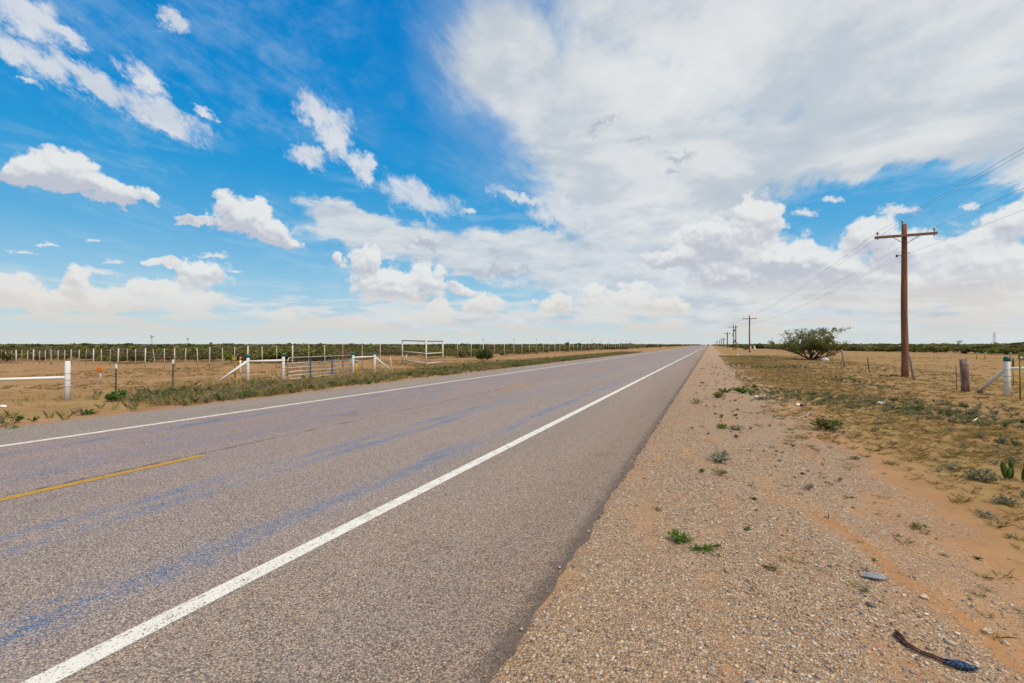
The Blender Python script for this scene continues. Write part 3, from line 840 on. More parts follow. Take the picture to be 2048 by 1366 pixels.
def plant_arrays(kind, w, h, rs, n=None):
    """one plant about w wide and h high at the origin"""
    if kind == 'grass':
        n = n or 60
        V, F = tuft_arrays(n, w * 0.8, h, max(0.0028, w * 0.014), rs, 0.75, 0.35)
        per = 5
    else:
        n = n or 160
        # stems that fan out from the root, leaves along them
        ns = max(5, int(n / 14))
        a = rs.uniform(0, 2 * PI, ns); tl = np.sqrt(rs.uniform(0.02, 1, ns))
        tip = np.stack([np.cos(a) * tl * w * 0.46, np.sin(a) * tl * w * 0.46, h * np.sqrt(np.clip(1.05 - tl ** 2 * 0.85, 0.05, 1)) * rs.uniform(0.65, 1.0, ns)], 1)
        which = rs.integers(0, ns, n)
        t = rs.uniform(0.25, 1.0, n)[:, None]
        c = tip[which] * t
        c[:, 2] = tip[which][:, 2] * (t[:, 0] ** 0.8)
        c += rs.normal(size=(n, 3)) * np.array([w, w, h]) * 0.035
        c[:, 2] = np.maximum(c[:, 2], 0.01)
        size = (w + h) * 0.5 * (0.085 if kind != 'fine' else 0.052)
        V, F = leaf_quads(c, size, rs, 2.6, up=0.6)
        # stems as thin quads
        sv, sf = [], []
        side = np.stack([-np.sin(a), np.cos(a), np.zeros(ns)], 1) * max(0.003, (w + h) * 0.006)
        root = np.zeros((ns, 3)); root[:, 2] = -0.01
        SV = np.stack([root - side, root + side, tip + side * 0.4, tip - side * 0.4], 1).reshape(-1, 3)
        SF = np.arange(4 * ns).reshape(ns, 4) + len(V)
        V = np.concatenate([V, SV]); F = np.concatenate([F, SF])
        per = 4
    return V, F, per
def plant_colors(V, per, pal, rs, jit=0.2):
    n = len(V) // per
    return np.repeat(pick(pal, n, rs, jit), per, axis=0)

def plant(name, px, py, wpx, hpx, kind, pal, label, cat, seed, n=None, group=None):
    p = at(px, py)
    z = depth(p)
    w = wpx / 910 * z; h = hpx / 910 * z
    rs = np.random.default_rng(seed)
    V, F, per = plant_arrays(kind, w, h, rs, n)
    o = np_mesh(name, V, F, M['leaf'], plant_colors(V, per, pal, rs))
    o.location = (p.x, p.y, p.z)
    return tag(o, label, cat, group)

def scatter(name, spots, kinds, label, seed):
    """many small plants joined into one mesh: spots = list of (x, y, w, h, kind index, turn)"""
    rs = np.random.default_rng(seed)
    temps = []
    for (kind, pal, n) in kinds:
        temps.append([(plant_arrays(kind, 1.0, 1.0, rs, n), pal) for _ in range(5)])
    groups = {}
    for (x, y, w, h, ki, dens) in spots:
        (V, F, per), pal = temps[ki][rs.integers(0, 5)]
        a = rs.uniform(0, 2 * PI)
        ca, sa = math.cos(a), math.sin(a)
        Vx = np.stack([(V[:, 0] * ca - V[:, 1] * sa) * w + x, (V[:, 0] * sa + V[:, 1] * ca) * w + y, V[:, 2] * h + gz(x, y)], 1)
        base = pick(pal, 1, rs, 0.2)[0]
        col = np.repeat(0.5 * pick(pal, len(V) // per, rs, 0.2) + 0.5 * base, per, axis=0)
        groups.setdefault(per, []).append((Vx, F, col))
    out = []
    for per, lst in groups.items():
        off = 0; VV, FF, CC = [], [], []
        for Vx, F, col in lst:
            VV.append(Vx); FF.append(F + off); CC.append(col); off += len(Vx)
        o = np_mesh(name, np.concatenate(VV), np.concatenate(FF), M['leaf'], np.concatenate(CC))
        tag(o, label, None, None, 'stuff')
        out.append(o)
    return out

# ------------------------------------------------------------------ scrub: far thicket of mesquite, one mass
def bush_template(n, rs, leaf=0.10):
    nb = rs.integers(4, 8)
    cs = np.stack([rs.normal(0, 0.42, nb), rs.normal(0, 0.42, nb), rs.uniform(0.35, 0.78, nb)], 1)
    rd = rs.uniform(0.26, 0.46, nb)
    w = rs.integers(0, nb, n)
    d = rs.normal(size=(n, 3)); d /= np.linalg.norm(d, axis=1, keepdims=True)
    c = cs[w] + d * (rd[w] * rs.uniform(0.25, 1.0, n) ** 0.5)[:, None] * np.array([1.15, 1.15, 0.8])
    c[:, 2] = np.clip(c[:, 2], 0.02, None)
    return leaf_quads(c, leaf, rs, 1.8)
def scrub(name, test, nearZ, seed, label, azlo, azhi):
    rs = np.random.default_rng(seed)
    T0 = [bush_template(420, rs, 0.085) for _ in range(8)]
    T1 = [bush_template(130, rs, 0.17) for _ in range(8)]
    T2 = [bush_template(40, rs, 0.34) for _ in range(8)]
    VV, FF, CC, off = [], [], [], 0
    r = nearZ
    pts = []
    for (r0, r1, cnt, lod) in ((nearZ, 75, 1200, 0), (75, 150, 2100, 1), (150, 420, 3000, 2), (420, 1500, 3200, 3)):
        if r1 <= nearZ:
            continue
        for _ in range(cnt):
            rr = math.sqrt(rs.uniform(r0 * r0, r1 * r1)) if lod < 2 else r0 * (r1 / r0) ** rs.uniform()
            a = R(rs.uniform(azlo, azhi))
            X, Z = rr * math.sin(a), rr * math.cos(a)
            x = X * RIGHT.x + Z * HEAD.x; y = X * RIGHT.y + Z * HEAD.y
            if not test(x, y, X, Z):
                continue
            if mnoise.noise((x * 0.045, y * 0.045, 2.0)) > 0.34 - (0.12 if lod == 0 else 0):
                continue
            pts.append((x, y, rr, lod))
    for (x, y, rr, lod) in pts:
        V, F = (T0 if lod == 0 else T1 if lod == 1 else T2)[rs.integers(0, 8)]
        h = (rs.triangular(0.5, 0.9, 1.5) if rr < 75 else rs.triangular(0.7, 1.15, 1.75) if rr < 150 else rs.triangular(1.1, 1.5, 2.0)) + 0.30 * mnoise.noise((x * 0.05, y * 0.05, 7.0))
        if lod == 3:
            h *= 1.15
        if lod == 2 and rs.uniform() < .05:
            h *= 1.18
        w = max(h, .9) * rs.uniform(0.8, 1.5) * (1.0 if lod < 2 else 2.2 if lod == 2 else 4.5)
        a = rs.uniform(0, 2 * PI); ca, sa = math.cos(a), math.sin(a)
        Vx = np.stack([(V[:, 0] * ca - V[:, 1] * sa) * w + x, (V[:, 0] * sa + V[:, 1] * ca) * w + y, V[:, 2] * h * 0.92 + gz(x, y)], 1)
        hue = rs.uniform()
        t = mnoise.noise((x * 0.03, y * 0.03, 5.0)) * 0.5 + 0.5
        if hue < 0.20:
            b = np.array((0.140, 0.150, 0.038))
        elif hue < 0.34:
            b = np.array((0.165, 0.135, 0.092))
        else:
            b = np.array((0.112, 0.108, 0.045)) * (0.75 + 0.6 * t)
        n = len(V) // 4
        col = np.repeat(b * rs.uniform(0.75, 1.25, (n, 1)), 4, axis=0)
        VV.append(Vx); FF.append(F + off); CC.append(col); off += len(Vx)
    o = np_mesh(name, np.concatenate(VV), np.concatenate(FF), M['leaf'], np.concatenate(CC))
    return tag(o, label, None, None, 'stuff')
FZ = 41.0
def left_test(x, y, X, Z):
    px = 1024 + 910 * X / Z
    if x > -27 and y > 30:
        return x < -22 - 0.0 * y and False
    if px < 880:
        return Z > FZ - 0.5 + 7 * mnoise.noise((X * 0.16, Z * 0.1, 1.0))
    return x < -27.5 + 2.5 * mnoise.noise((y * 0.06, 0.0, 1.0))
scrub('scrub', left_test, 36, 11, 'dense olive green scrub beyond the tall white fence', -74, 26)
def right_test(x, y, X, Z):
    lim = 88 + 8 * mnoise.noise((x * 0.05, 3.0, 1.0))
    if x < 12:
        return False
    # edge of the open sand runs obliquely away from the road
    return (y > lim + max(0.0, (44 - x)) * 4.4)
scrub('scrub', right_test, 75, 12, 'low dark green scrub along the horizon on the right', 22, 80)

# ------------------------------------------------------------------ mesquite trees
def mesquite(name, px, py, wpx, hpx, seed, label, stems=9, leaves=9000, leaf=0.075, group=None, cat='tree', pal=None, dens=1.0):
    p = at(px, py)
    z = depth(p)
    Wd = wpx / 910 * z; H = hpx / 910 * z
    rnd = random.Random(seed); rs = np.random.default_rng(seed)
    root = empty(name, (p.x, p.y, p.z), label, cat, group)
    tr = MB()
    tips = []
    def limb(start, d, length, rad, level):
        pts = [Vector(start)]; rr = [rad]
        n = 5
        dd = Vector(d)
        for i in range(n):
            dd = (dd + Vector((rnd.uniform(-.28, .28), rnd.uniform(-.28, .28), rnd.uniform(-.12, .20)))).normalized()
            pts.append(pts[-1] + dd * length / n)
            rr.append(rad * (1 - 0.62 * (i + 1) / n))
        tr.tube(pts, rr, 6 if level < 2 else 4, caps=False)
        if level >= 2:
            tips.extend(pts[2:])
            return
        if level == 1:
            tips.extend(pts[3:])
        for i in range(2, n + 1):
            for _ in range(2 if level == 0 else 2):
                nd = (dd * 0.55 + Vector((rnd.uniform(-1, 1), rnd.uniform(-1, 1), rnd.uniform(-0.1, 0.7)))).normalized()
                limb(pts[i], nd, length * rnd.uniform(0.32, 0.52), rr[i] * 0.6, level + 1)
    for i in range(stems):
        a = 2 * PI * i / stems + rnd.uniform(-.4, .4)
        lean = rnd.uniform(0.45, 1.5)
        d = Vector((math.cos(a) * lean * 1.1, math.sin(a) * lean * 1.1, 0.75)).normalized()
        ln = min(H * 0.66 / max(0.25, d.z), Wd * 0.34 / max(0.2, math.hypot(d.x, d.y))) * rnd.uniform(.62, 1.12)
        limb(Vector((math.cos(a) * 0.12, math.sin(a) * 0.12, -0.05)), d, ln, 0.020 * H * rnd.uniform(.8, 1.3), 0)
    tr.build('trunk', M['bark'], root)
    T = np.array([tuple(t) for t in tips])
    which = rs.integers(0, len(T), leaves)
    c = T[which] + rs.normal(size=(leaves, 3)) * np.array([0.13, 0.13, 0.085]) * (H / 3.4)
    keep = (c[:, 2] > H * (0.30 - 0.22 * (rs.uniform(size=leaves) < .40))) & (c[:, 2] < H * 1.05)
    c = c[keep]
    V, F = leaf_quads(c, leaf * (H / 3.4), rs, 2.4)
    pal = pal if pal is not None else np.array([(0.135, 0.155, 0.046), (0.175, 0.185, 0.060), (0.110, 0.125, 0.042), (0.19, 0.175, 0.085)])
    np_mesh('crown', V, F, M['leaf'], plant_colors(V, 4, pal, rs, 0.25), parent=root)
    return root
mesquite('mesquite_tree', 1622, 719, 138, 60, 3, 'spreading thin-leaved mesquite with many bare stems, standing alone on the right', 14, 13000, 0.075)
mesquite('mesquite_tree', 1025, 700, 16, 17, 4, 'small yellowish tree rising above the scrub behind the fence', 6, 2500, 0.16, pal=BRIGHT * 0.85)
mesquite('mesquite_tree', 1912, 705, 40, 24, 6, 'sparse tree poking above the scrub right of the near utility pole', 6, 900, 0.12)
mesquite('mesquite_tree', 1492, 700, 13, 14, 8, 'pale round tree in the scrub just left of the second utility pole', 6, 1500, 0.16, pal=OLIVE * 1.2)
mesquite('mesquite_tree', 371, 700, 14, 15, 9, 'dark little tree rising from the scrub beside the fainter windmill', 6, 2500, 0.18)
mesquite('mesquite_shrub', 967, 721, 46, 27, 10, 'green rounded shrub growing around a tall white fence post', 10, 6000, 0.13, cat='shrub', pal=np.array([(0.085, 0.12, 0.028), (0.11, 0.135, 0.04), (0.07, 0.085, 0.028)]))

# ------------------------------------------------------------------ tall white fence
fence_posts = []       # (x, top row, base row, lean px, stout, material)
xs1 = [-66, -54, -42.5, -31, -20, -9, 2, 12.7, 22.6, 32.8, 44, 55.4, 66.7, 79, 90.6, 103, 116.5, 129, 142.5, 157.5, 171.9, 187, 203, 219.4, 235.8, 253.7, 271.7, 290.2, 310.7, 329, 349.7, 370, 395.8,
       419, 444.7, 468.7, 495, 524.7, 553.4, 585, 617, 649.8, 686, 724.7, 760.5]
for i, x in enumerate(xs1):
    base = 726 + 9.0 * min(1, x / 420.0) if x < 690 else 734 - (x - 690) * 0.02
    top = 702.0 - 6.2 * (x / 419.0) if x < 420 else 695.8 - 7.0 * (x - 419) / 270
    stout = (i % 3 == 0)
    if stout:
        top -= 1.5; base += 0.8
    lean = {28: -3.0, 31: 4.0, 39: 1.2}.get(i, 0.0)
    mt = 'rust' if i in (42,) else 'cream_worn' if (i * 7) % 5 < 2 else 'cream'
    fence_posts.append((x, top, base, lean, stout, mt))
xs2 = [915.4, 942, 966.8, 988.8, 1009.3, 1027.7, 1044, 1058.5, 1073, 1086, 1097.9, 1109.6, 1120, 1129.5, 1138.9, 1147.6, 1155, 1163.6, 1171, 1177.5, 1184.3, 1190, 1196,
       1202, 1207.5, 1212.5, 1217.5, 1222, 1226.5, 1230.8, 1235, 1239, 1242.5, 1246, 1249.5, 1253, 1256.5, 1260, 1263, 1266, 1269.5, 1273, 1276, 1279, 1282.5, 1287, 1290.5]
for i, x in enumerate(xs2):
    base = 688.8 + (1419.8 - x) * 0.0627
    stout = (i % 3 == 2)
    top = 679.4 if stout else 688.0 - 0.5 * (i % 2)
    if x > 1205:
        top += (x - 1205) * 0.025
    fence_posts.append((x, top, base, 0.0, stout, 'cream_worn' if (i * 7) % 5 < 2 else 'cream'))
fp0 = at(419, 735)
deer = empty('tall_fence', fp0, 'long fence of tall thin white posts in front of the scrub at left', 'fence')
tops = []
for i, (x, top, base, lean, stout, mt) in enumerate(fence_posts):
    p = at(x, base)
    hgt = up_to(p, top)
    mb = MB()
    rd = 0.042 if stout else 0.024
    dx_ = RIGHT * (lean / 910 * depth(p))
    q_ = p - fp0
    rnd = random.Random(i)
    wob = Vector((rnd.uniform(-.055, .055), rnd.uniform(-.055, .055), 0))
    pts = [q_ + Vector((0, 0, -0.1)), q_ + (dx_ + wob) * 0.5 + Vector((0, 0, hgt * 0.5)), q_ + dx_ + wob + Vector((0, 0, hgt))]
    mb.tube(pts, [rd, rd, rd * 0.95], 8)
    o = mb.build('post', M[mt], deer)
    if mt == 'rust':
        o['label'] = 'rusty post behind the gate'
    if stout and x > 900:
        MB().lathe(pts[-1], [(rd * 1.15, -0.02), (rd * 1.15, 0.10), (rd * 0.7, 0.13)], 8).build('cap', M['rust'], o)
    tops.append((q_, q_ + dx_ + wob, hgt))
for fr in (0.12, 0.35, 0.58, 0.78, 0.95):
    mb = MB()
    for seg in (tops[:len(xs1)], tops[len(xs1):]):
        mb.tube([a.lerp(b, fr) + Vector((0, 0, h * fr)) for a, b, h in seg], 0.0035, 4, caps=False)
    mb.build('wire', M['wire'], deer)

# tall brace frame at the fence corner
def pipe(a, b, r, mat, name, parent, n=12, wob=0.0):
    return MB().tube([a, a.lerp(b, 0.5), b], r, n, wob=wob).build(name, mat, parent)
pA, pB, pC = at(804.8, 726), at(852.4, 734.5), at(885.6, 731)
fr_ = empty('brace_frame', pB, 'tall white pipe frame with a rusty top rail standing at the fence corner', 'fence frame')
hts = []
for p_, t_ in ((pA, 679), (pB, 680), (pC, 680)):
    h_ = up_to(p_, t_)
    o = pipe(p_ - pB - Vector((0, 0, .1)), p_ - pB + Vector((0, 0, h_)), 0.058, M['cream'], 'post', fr_)
    hts.append(h_)
for a_, b_, ia, ib in ((pA, pB, 0, 1), (pB, pC, 1, 2)):
    for fr, mt, nm in ((0.955, 'rust', 'top_rail'), (0.50, 'cream', 'middle_rail'), (0.14, 'cream', 'bottom_rail')):
        A_ = a_ - pB + Vector((0, 0, hts[ia] * fr)); B_ = b_ - pB + Vector((0, 0, hts[ib] * fr))
        pipe(A_, B_, 0.045, M[mt], nm, fr_)

# ------------------------------------------------------------------ low white pipe braces and gate
def pipe_post(p, top_row, root, origin, rad, cap=True, mat='white', bands=0, lean=(0, 0)):
    h = up_to(p, top_row)
    q_ = p - origin
    tp = q_ + Vector((lean[0], lean[1], h))
    mb = MB().tube([q_ + Vector((0, 0, -0.15)), q_.lerp(tp, 0.5), tp + Vector((0, 0, -0.03)), tp], [rad, rad, rad, rad * 0.75], 14)
    o = mb.build('post', M[mat], root)
    if cap:
        MB().lathe(tp, [(rad * 1.06, -0.125), (rad * 1.08, -0.01), (rad * 0.85, 0.03), (rad * 0.3, 0.045)], 14).build('cap', M['teal'], o)
    for i in range(bands):
        zc_ = h * (0.35 + 0.5 * i / max(1, bands))
        MB().lathe(q_ + Vector((0, 0, zc_)), [(rad + 0.003, -0.006), (rad + 0.003, 0.006)], 14).build('wire_tie', M['wire'], o)
    return h
# left of the gate
a0, a1 = at(496, 764.7), at(566.7, 763)
hb = empty('pipe_brace', a0, 'white pipe brace with teal caps left of the gate, its slanted pipe reaching left', 'fence brace', 'low white pipe braces')
pipe_post(a0, 709.7, hb, a0, 0.066, bands=4)
pipe_post(a1, 707.7, hb, a0, 0.066, bands=4)
pipe(Vector((0, 0, up_to(a0, 722.8))), a1 - a0 + Vector((0, 0, up_to(a1, 720.8))), 0.048, M['white'], 'rail', hb)
foot = at(434, 766)
pipe(Vector((0, 0, up_to(a0, 721.5))), foot - a0 + Vector((0, 0, 0.02)), 0.05, M['white'], 'brace', hb)
# right of the gate
b0, b1 = at(706.2, 749.2), at(749.3, 745.4)
hb = empty('pipe_brace', b0, 'white pipe brace with teal caps right of the gate, its slanted pipe reaching right', 'fence brace', 'low white pipe braces')
pipe_post(b0, 705.6, hb, b0, 0.064, bands=4)
pipe_post(b1, 704.6, hb, b0, 0.064)
pipe(Vector((0, 0, up_to(b0, 715))), b1 - b0 + Vector((0, 0, up_to(b1, 713.2))), 0.046, M['white'], 'rail', hb)
foot = at(784, 743.5)
pipe(b1 - b0 + Vector((0, 0, up_to(b1, 713.5))), foot - b0 + Vector((0, 0, 0.03)), 0.05, M['white'], 'brace', hb)
# at the left edge of the photograph
c0, c1 = at(135.4, 800.5), at(-110, 806)
hb = empty('pipe_brace', c0, 'white pipe post without cap, with a long level pipe, at the left edge', 'fence brace', 'low white pipe braces')
pipe_post(c0, 722.6, hb, c0, 0.070, cap=False, bands=3)
pipe_post(c1, 724, hb, c0, 0.070, cap=False)
pipe(Vector((0, 0, up_to(c0, 754.8))), c1 - c0 + Vector((0, 0, up_to(c1, 762.5))), 0.046, M['white'], 'rail', hb)
# at the right edge
d0, d1 = at(2014, 792.8), at(2190, 797)
hb = empty('pipe_brace', d0, 'white pipe brace with a teal cap at the right edge, behind the olive sign', 'fence brace', 'low white pipe braces')
pipe_post(d0, 715, hb, d0, 0.080, bands=3)
pipe_post(d1, 715, hb, d0, 0.080)
pipe(Vector((0, 0, up_to(d0, 736.8))), d1 - d0 + Vector((0, 0, up_to(d1, 737))), 0.050, M['white'], 'rail', hb)
foot = at(1959.5, 783.5)
pipe(Vector((0, 0, up_to(d0, 736.5))), foot - d0 + Vector((0, 0, 0.02)), 0.055, M['white'], 'brace', hb)

# tube gate
g0, g1 = at(575.5, 761), at(703.0, 748.2)
gate = empty('tube_gate', g0, 'closed silver tube gate with two dark blue uprights between the white braces', 'gate')
gd = (g1 - g0); gd.z = 0
glen = gd.length; gu = gd.normalized()
gh = up_to(g0, 715.5)
z0 = 0.06
def gp_(s, z):
    return gu * (glen * s) + Vector((0, 0, z + (g1.z - g0.z) * s))
zs = [z0 + (gh - z0) * t for t in (0.0, 0.16, 0.34, 0.53, 0.74, 1.0)]
fr2 = MB()
r_ = 0.14
arc = [gp_(0, z0), gp_(0, gh - r_)]
for i in range(1, 6):
    a_ = PI / 2 * i / 5
    arc.append(gp_(0, gh - r_) + gu * (r_ * (1 - math.cos(a_))) + Vector((0, 0, r_ * math.sin(a_))))
fr2.tube(arc + [gp_(0.5, gh), gp_(0.97, gh)], 0.021, 8)
fr2.tube([gp_(0, z0), gp_(0.5, z0), gp_(0.985, z0)], 0.021, 8)
fr2.tube([gp_(0.985, z0), gp_(0.985, gh * 0.84)], 0.021, 8)
fr2.build('frame', M['galv'], gate)
for z_ in zs[1:-1]:
    MB().tube([gp_(0.0, z_), gp_(0.5, z_), gp_(0.985, z_)], 0.019, 8).build('rail', M['galv'], gate)
for s_ in (0.315, 0.655):
    mb = MB().box(gp_(s_, (z0 + gh) / 2), (0.06, 0.05, gh - z0 + 0.03), Matrix.Rotation(math.atan2(gu.y, gu.x), 3, 'Z'), 0.006)
    mb.build('upright', M['blue'], gate)
ch = MB().tube([gp_(0.98, gh * 0.55), gp_(1.0, gh * 0.5), (b0 - g0) + Vector((0, 0, gh * 0.55))], 0.008, 6)
ch.build('chain', M['dark_metal'], gate)
for z_ in (0.25, gh - 0.3):
    MB().tube([gp_(0, z_), (a1 - g0) + Vector((0, 0, z_ + 0.0))], 0.014, 6).build('hinge', M['dark_metal'], gate)

# ------------------------------------------------------------------ steel-post wire fence beside the road on the left
def tpost(p, top_row, root, origin, name='post', whitetop=True, lean=0.0, mat='tpost'):
    h = up_to(p, top_row)
    q_ = p - origin
    tl = RIGHT * lean
    mb = MB()
    a_, b_ = q_ + Vector((0, 0, -0.1)), q_ + tl + Vector((0, 0, h))
    ang = math.atan2(HEAD.y, HEAD.x)
    for off, sx, sy in ((0.0, 0.040, 0.012), (0.0, 0.012, 0.040)):
        M3 = (b_ - a_).to_track_quat('Z', 'Y').to_matrix()
        mb.box((a_ + b_) / 2, (sx, sy + 0.001, (b_ - a_).length), M3)
    for i in range(8):
        c_ = a_.lerp(b_, 0.3 + 0.08 * i)
        mb.box(c_ + HEAD * -0.022, (0.016, 0.012, 0.02))
    o = mb.build(name, M[mat], root)
    if whitetop:
        MB().box(q_ + tl * 0.93 + Vector((0, 0, h - 0.065)), (0.052, 0.050, 0.14), None, 0.003).build('tip', M['plate'], o)
    return q_, q_ + tl, h
e0, e1 = at(232, 787), at(346, 783)
wf = empty('wire_fence', e0, 'low wire fence on two dark steel posts with white tips in the roadside grass', 'fence')
s0_ = tpost(e0, 729, wf, e0)
s1_ = tpost(e1, 719.5, wf, e0)
for fr in (0.45, 0.68, 0.9):
    A_ = c0 - e0 + Vector((0, 0, 0.25 + 0.85 * (fr - .3)))
    B_ = a0 - e0 + Vector((0, 0, 0.25 + 0.85 * (fr - .3)))
    pts = [A_, s0_[0].lerp(s0_[1], fr) + Vector((0, 0, s0_[2] * fr)), s1_[0].lerp(s1_[1], fr) + Vector((0, 0, s1_[2] * fr)), B_]
    MB().tube(pts, 0.003, 4, caps=False).build('wire', M['wire'], wf)

# barbed fence on the right: corner post, stay, leaning stakes
f0 = at(1930.5, 783)
bf = empty('wire_fence', f0, 'old wire fence from a stout timber corner post to leaning stakes by the mesquite', 'fence')
hcp = up_to(f0, 718)
o = MB().tube([Vector((0, 0, -.2)), Vector((0.0, 0, hcp * .3)), Vector((-0.02, 0, hcp * .7)), Vector((-0.04, 0, hcp))], [0.125, 0.122, 0.118, 0.116], 16, wob=0.04, seed=2).build('post', M['corner_wood'], bf)
o['label'] = 'stout weathered timber corner post wrapped in wire'
for i, t in enumerate((0.33, 0.55, 0.62, 0.80, 0.83)):
    MB().lathe(Vector((-0.03 * t, 0, hcp * t)), [(0.128, -0.004), (0.130, 0.004)], 14).build('wire_wrap', M['wire'], o)
stay = at(1912.5, 778)
hs = up_to(stay, 731)
MB().tube([stay - f0 + Vector((0, 0, -.05)), stay - f0 + RIGHT * 0.015 + Vector((0, 0, hs * .5)), stay - f0 + RIGHT * -0.02 + Vector((0, 0, hs))], 0.014, 6, wob=.2).build('stay', M['corner_wood'], bf)
stakes = []
def stake(px, base, top, leanpx, rad, mat, lab):
    p = at(px, base)
    h = up_to(p, top)
    tl = RIGHT * (leanpx / 910 * depth(p))
    q_ = p - f0
    pts = [q_ + Vector((0, 0, -.1)), q_ + tl * .4 + HEAD * 0.02 + Vector((0, 0, h * .45)), q_ + tl * .75 + Vector((0, 0, h * .78)), q_ + tl + Vector((0, 0, h))]
    o = MB().tube(pts, [rad, rad * .95, rad * .85, rad * .8], 8, wob=.12, seed=int(px)).build('post', M[mat], bf)
    o['label'] = lab
    stakes.append((q_, q_ + tl, h))
stake(1828.5, 760, 709, -10, 0.055, 'old_wood', 'grey crooked stake leaning beside the near utility pole')
stake(1754.5, 741.5, 731, -0.5, 0.016, 'corner_wood', 'short thin dark stay')
stake(1738.7, 743.5, 714.5, -4, 0.028, 'tpost', 'dark steel post leaning left')
stake(1689, 734.5, 699.5, -5.5, 0.062, 'old_wood', 'grey leaning timber stake right of the mesquite')
stake(1640.3, 721, 703, 0, 0.045, 'corner_wood', 'dark stake in front of the mesquite')
for fr in (0.4, 0.62, 0.85):
    pts = [Vector((0, 0, hcp * fr)), stay - f0 + Vector((0, 0, hs * fr))]
    for (a_, b_, h) in stakes:
        if h > 0.7:
            pts.append(a_.lerp(b_, fr) + Vector((0, 0, h * fr)))
    sp = [pts[0]]
    for a_, b_ in zip(pts, pts[1:]):
        sp += [a_.lerp(b_, .5) - Vector((0, 0, (b_ - a_).length * .012)), b_]
    MB().tube(sp, 0.0032, 4, caps=False).build('wire', M['wire'], bf)

# ------------------------------------------------------------------ markers and small signs
def marker(name, px, base, top, rad, body, cap, capfrac, label, cat='marker post', group=None, lean=0.0):
    p = at(px, base); h = up_to(p, top)
    root = empty(name, p, label, cat, group)
    tl = RIGHT * (lean / 910 * depth(p))
    MB().tube([Vector((0, 0, -.1)), tl * .5 + Vector((0, 0, h * (1 - capfrac) * .5)), tl * (1 - capfrac) + Vector((0, 0, h * (1 - capfrac)))], rad, 12).build('post', M[body], root)
    c_ = tl * (1 - capfrac) + Vector((0, 0, h * (1 - capfrac)))
    MB().lathe(c_, [(rad * 1.2, 0.0), (rad * 1.2, h * capfrac * .85), (rad * .7, h * capfrac)], 12).build('cap', M[cap], root)
    return root
marker('marker_post', 712.5, 751, 720, 0.062, 'yellow', 'cyan', 0.17, 'yellow marker post with a pale blue cap at the right end of the gate')
marker('marker_post', 481.5, 750.5, 714, 0.045, 'cream', 'orange', 0.16, 'slender white marker post with an orange tip beside the yellow-green sign', lean=-1.0)
marker('marker_post', 1953.4, 718.5, 704.3, 0.055, 'yellow', 'cyan', 0.25, 'far yellow marker post near the scrub at right, left one of the pair', group='yellow marker posts')
marker('marker_post', 1969.8, 717.5, 704.3, 0.055, 'yellow', 'cyan', 0.25, 'far yellow marker post near the scrub at right, right one of the pair', group='yellow marker posts')
marker('marker_post', 2021, 722, 705, 0.058, 'orange', 'cyan', 0.22, 'orange-yellow marker post with pale tip just behind the teal-capped white post', group='yellow marker posts')
marker('marker_post', 2026.5, 772, 716, 0.022, 'yellow_steel', 'tpost', 0.35, 'thin mustard steel post between the teal-capped white post and the olive sign')
marker('marker_post', 1500.2, 702.5, 692, 0.20, 'white', 'white', 0.1, 'left of two short white posts at the foot of the second utility pole', 'bollard', 'short white posts')
marker('marker_post', 1509.8, 702.5, 692, 0.19, 'white', 'white', 0.1, 'right of two short white posts near the second utility pole', 'bollard', 'short white posts', lean=-1.5)
marker('marker_post', 1466.5, 693.5, 688.5, 0.22, 'white', 'white', 0.1, 'short white post at the foot of the twin pole far along the road', 'bollard', 'short white posts')
marker('stake', 783.5, 741, 713, 0.030, 'cream', 'cream', 0.05, 'thin pale stake leaning at the foot of the slanted white pipe', 'stake', lean=-3)
# small white posts inside the corner frame
marker('stake', 813, 719, 709, 0.045, 'cream', 'cream', 0.05, 'short white stake seen inside the tall corner frame', 'stake')

def sign(name, px, base, top, p0, p1, label, panel, cat='sign', rad=0.022, postmat='yellow_steel'):
    p = at(px, base); h = up_to(p, top)
    z = depth(p)
    root = empty(name, p, label, cat)
    w = abs(p1[0] - p0[0]) / 910 * z
    ztop, zbot = up_to(p, p0[1]), up_to(p, p1[1])
    MB().tube([Vector((0, 0, -.1)), Vector((0, 0, ztop - 0.02))], rad, 8).build('post', M[postmat], root)
    rot = Matrix.Rotation(YAW, 3, 'Z')
    cxp = RIGHT * (((p0[0] + p1[0]) / 2 - px) / 910 * z) - HEAD * (rad + 0.012)
    pn = MB().box(cxp + Vector((0, 0, (ztop + zbot) / 2)), (w, 0.018, ztop - zbot), rot, 0.004).build('panel', M[panel], root)
    MB().box(cxp - HEAD * 0.013 + Vector((0, 0, zbot + (ztop - zbot) * 0.36)), (w * 0.42, 0.006, (ztop - zbot) * 0.16), rot).build('plate', M['plate'], pn)
    return root
sign('utility_sign', 2040.2, 801, 704, (2034.5, 704), (2045.8, 721), 'olive square sign on a thin yellow post at the right edge', 'olive_panel')
sign('utility_sign', 470.5, 755.5, 712, (464.5, 712), (474.5, 720.5), 'small yellow-green sign on a yellow post behind the left white brace', 'yellow_steel', rad=0.035)
# orange marker head at left
p = at(201.5, 765.5)
root = empty('cable_marker', p, 'orange marker head on a pale post in the sand left of the wire fence', 'marker post')
h_ = up_to(p, 743)
MB().tube([Vector((0, 0, -.1)), Vector((0, 0, h_))], 0.035, 8).build('post', M['galv'], root)
zt, zb = up_to(p, 733), up_to(p, 743)
wz = 12.5 / 910 * depth(p)
MB().box(Vector((0, 0, (zt + zb) / 2)) - HEAD * 0.05, (wz, 0.05, zt - zb), Matrix.Rotation(YAW, 3, 'Z'), 0.03).build('head', M['orange'], root)

